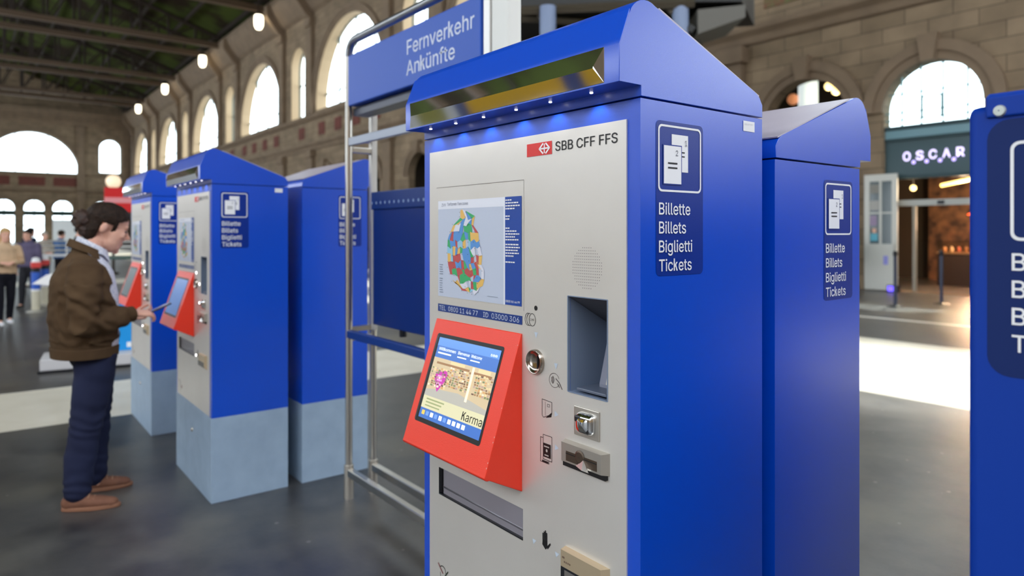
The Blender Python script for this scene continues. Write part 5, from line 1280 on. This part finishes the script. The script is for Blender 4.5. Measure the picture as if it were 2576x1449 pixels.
def redb(t):
    m = MB(); m.lathe([(0.03, 0.16), (0.10, 0.12), (0.32, 0.0), (0.30, -0.01), (0.001, 0.06)], seg=24); m.build('shade', mat('red lit shade', (232, 84, 44), 0.4, emit=1.4), t, smooth='auto')
    m = MB(); m.tube([(0, 0, 0.15), (0, 0, 1.6)], 0.012, 6); m.build('cord', DARK, t)
bulb_lamp('pendant_lamp', 'red pendant lamp over the counter inside the shop', (-7.4, 23.0, 2.12), (1.0, 0.6, 0.35), 240, redb)
def ballb(r_):
    def f(t):
        m = MB(); m.lathe([(r_ * math.sin(math.pi * q / 10), -r_ * math.cos(math.pi * q / 10)) for q in range(11)], seg=16); m.build('globe', mat('warm globe', (255, 226, 150), 0.4, emit=3.0), t, smooth=True)
        m = MB(); m.tube([(0, 0, r_), (0, 0, r_ + 0.95)], 0.012, 6); m.build('cord', DARK, t)
    return f
bulb_lamp('globe_lamp', 'warm globe lamp at the top corner of the open glazed door', (-8.28, 20.6, 3.35), (1.0, 0.8, 0.5), 20, ballb(0.13))
bulb_lamp('globe_lamp', 'small warm globe lamp under the one at the glazed door\'s corner', (-8.4, 21.0, 2.85), (1.0, 0.8, 0.5), 12, ballb(0.08))
# glazed door leaf standing open before the arch
t = thing('glazed_door', 'pale framed glazed door leaf standing open left of the shop entrance', 'door', (-8.6, 19.45, 0))
dm = mat('pale door paint', (206, 206, 198), 0.5)
m = MB(); m.slab(-0.43, 0.43, 0.03, 3.17, -0.03, 0.03, [(-0.29, -0.03, 1.28, 2.98), (0.03, 0.29, 1.28, 2.98)]); m.build('door_frame', dm, t)
for a, b in ((-0.29, -0.03), (0.03, 0.29)):
    m = MB(); m.box(a, b, -0.006, 0.006, 1.28, 2.98); m.build('door_pane', mat('dusky pane', (96, 108, 112), 0.08), t)
    m = MB(); m.box(a, b, -0.02, 0.02, 2.10, 2.14); m.build('glazing_bar', dm, t)
pc = [((-0.28, -0.05, 2.66, 2.90), (132, 130, 122)), ((-0.28, -0.05, 2.20, 2.46), (168, 166, 160)), ((-0.28, -0.10, 1.78, 2.05), (150, 132, 160)), ((-0.27, -0.08, 1.36, 1.56), (96, 176, 196)), ((-0.22, -0.12, 1.58, 1.70), (226, 176, 150))]
for q, c_ in pc:
    m = MB(); m.box(q[0], q[1], -0.016, -0.008, q[2], q[3]); m.build('poster', mat('poster %d%d' % (c_[0], c_[1]), c_, 0.5), t)
m = MB(); m.box(0.08, 0.20, -0.036, -0.03, 0.72, 0.96); m.build('sticker', mat('violet sticker', (150, 150, 222), 0.5), t)
m = MB(); m.tube([(0.38, -0.06, 1.0), (0.38, -0.06, 1.3)], 0.014, 8); m.build('handle', STEEL, t)
t = thing('floor_light_box', 'small violet glowing box on the floor at the glazed door\'s foot', 'light', (-8.2, 19.28, 0))
m = MB(); m.box(-0.14, 0.14, -0.08, 0.08, 0.0, 0.19); m.build('box_case', DARK, t); m = MB(); m.box(-0.12, 0.12, -0.086, -0.08, 0.03, 0.17); m.build('lit_face', mat('violet light', (110, 90, 255), 0.4, emit=1.6), t)
for lab, x, y in (('dark barrier stanchion before the shop, left of the two', -6.62, 15.65), ('dark barrier stanchion before the shop, right of the two', -6.2, 16.95)):
    t = thing('stanchion', lab, 'stanchion', (x, y, 0), 0, 'stanchions before the shop')
    m = MB(); m.lathe([(0.001, 0), (0.17, 0), (0.17, 0.015), (0.04, 0.05), (0.001, 0.05)], seg=20); m.build('foot', DARK, t, smooth='auto')
    m = MB(); m.tube([(0, 0, 0.03), (0, 0, 1.12)], 0.035, 12); m.build('post', mat('dusk blue post', (58, 64, 84), 0.4), t, smooth='auto')
    m = MB(); m.lathe([(0.001, 1.20), (0.04, 1.19), (0.05, 1.12), (0.035, 1.08)], seg=14); m.build('head', DARK, t, smooth='auto')
# left arch: pale column and lamps inside
t = thing('lit_column', 'bright white column inside the smaller stone arch', 'column', (-12.4, 22.6, 0))
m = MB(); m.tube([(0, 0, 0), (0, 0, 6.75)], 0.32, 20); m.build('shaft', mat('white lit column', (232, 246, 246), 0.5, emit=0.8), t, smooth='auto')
bulb_lamp('globe_lamp', 'warm lamp touching the white column inside the smaller arch', (-11.47, 22.2, 6.40), (1, 0.85, 0.55), 20, ballb(0.13))
bulb_lamp('globe_lamp', 'warm lamp farther right, clear of the white column in the smaller arch', (-11.12, 22.0, 6.18), (1, 0.85, 0.55), 20, ballb(0.14))
t = thing('orange_lamp', 'dim orange ball lamp left of the white column inside the smaller arch', 'lamp', (-12.84, 22.4, 6.2))
m = MB(); m.lathe([(0.19 * math.sin(math.pi * q / 10), -0.19 * math.cos(math.pi * q / 10)) for q in range(11)], seg=16); m.build('globe', mat('orange globe', (214, 140, 96), 0.4, emit=0.6), t, smooth=True)
m = MB(); m.tube([(0, 0, 0.18), (0, 0, 2.45)], 0.015, 6); m.build('cord', DARK, t)

# yellow departure boards behind the camera, seen in the chrome
t = thing('timetable_board', 'long row of yellow timetable boards mirrored in the chrome lamp bar', 'board', (-6.0, -2.6, 0))
for a, b, c_ in ((-1.9, -1.25, (150, 146, 70)), (-0.75, 0.95, (236, 184, 40)), (1.2, 2.0, (236, 184, 40))):
    m = MB(); m.box(a, b, -0.04, 0.04, 0.75, 2.0); m.build('timetable_sheet', mat('timetable %d' % c_[0], c_, 0.5), t)
for x, w_, c_ in ((-1.1, 0.1, (222, 224, 226)), (-0.85, 0.1, (36, 70, 140)), (1.07, 0.12, (36, 70, 140)), (-2.0, 0.1, (222, 224, 226))):
    m = MB(); m.box(x - w_, x + w_, -0.06, 0.06, 0, 2.1); m.build('upright', mat('upright %d' % c_[0], c_, 0.4), t)
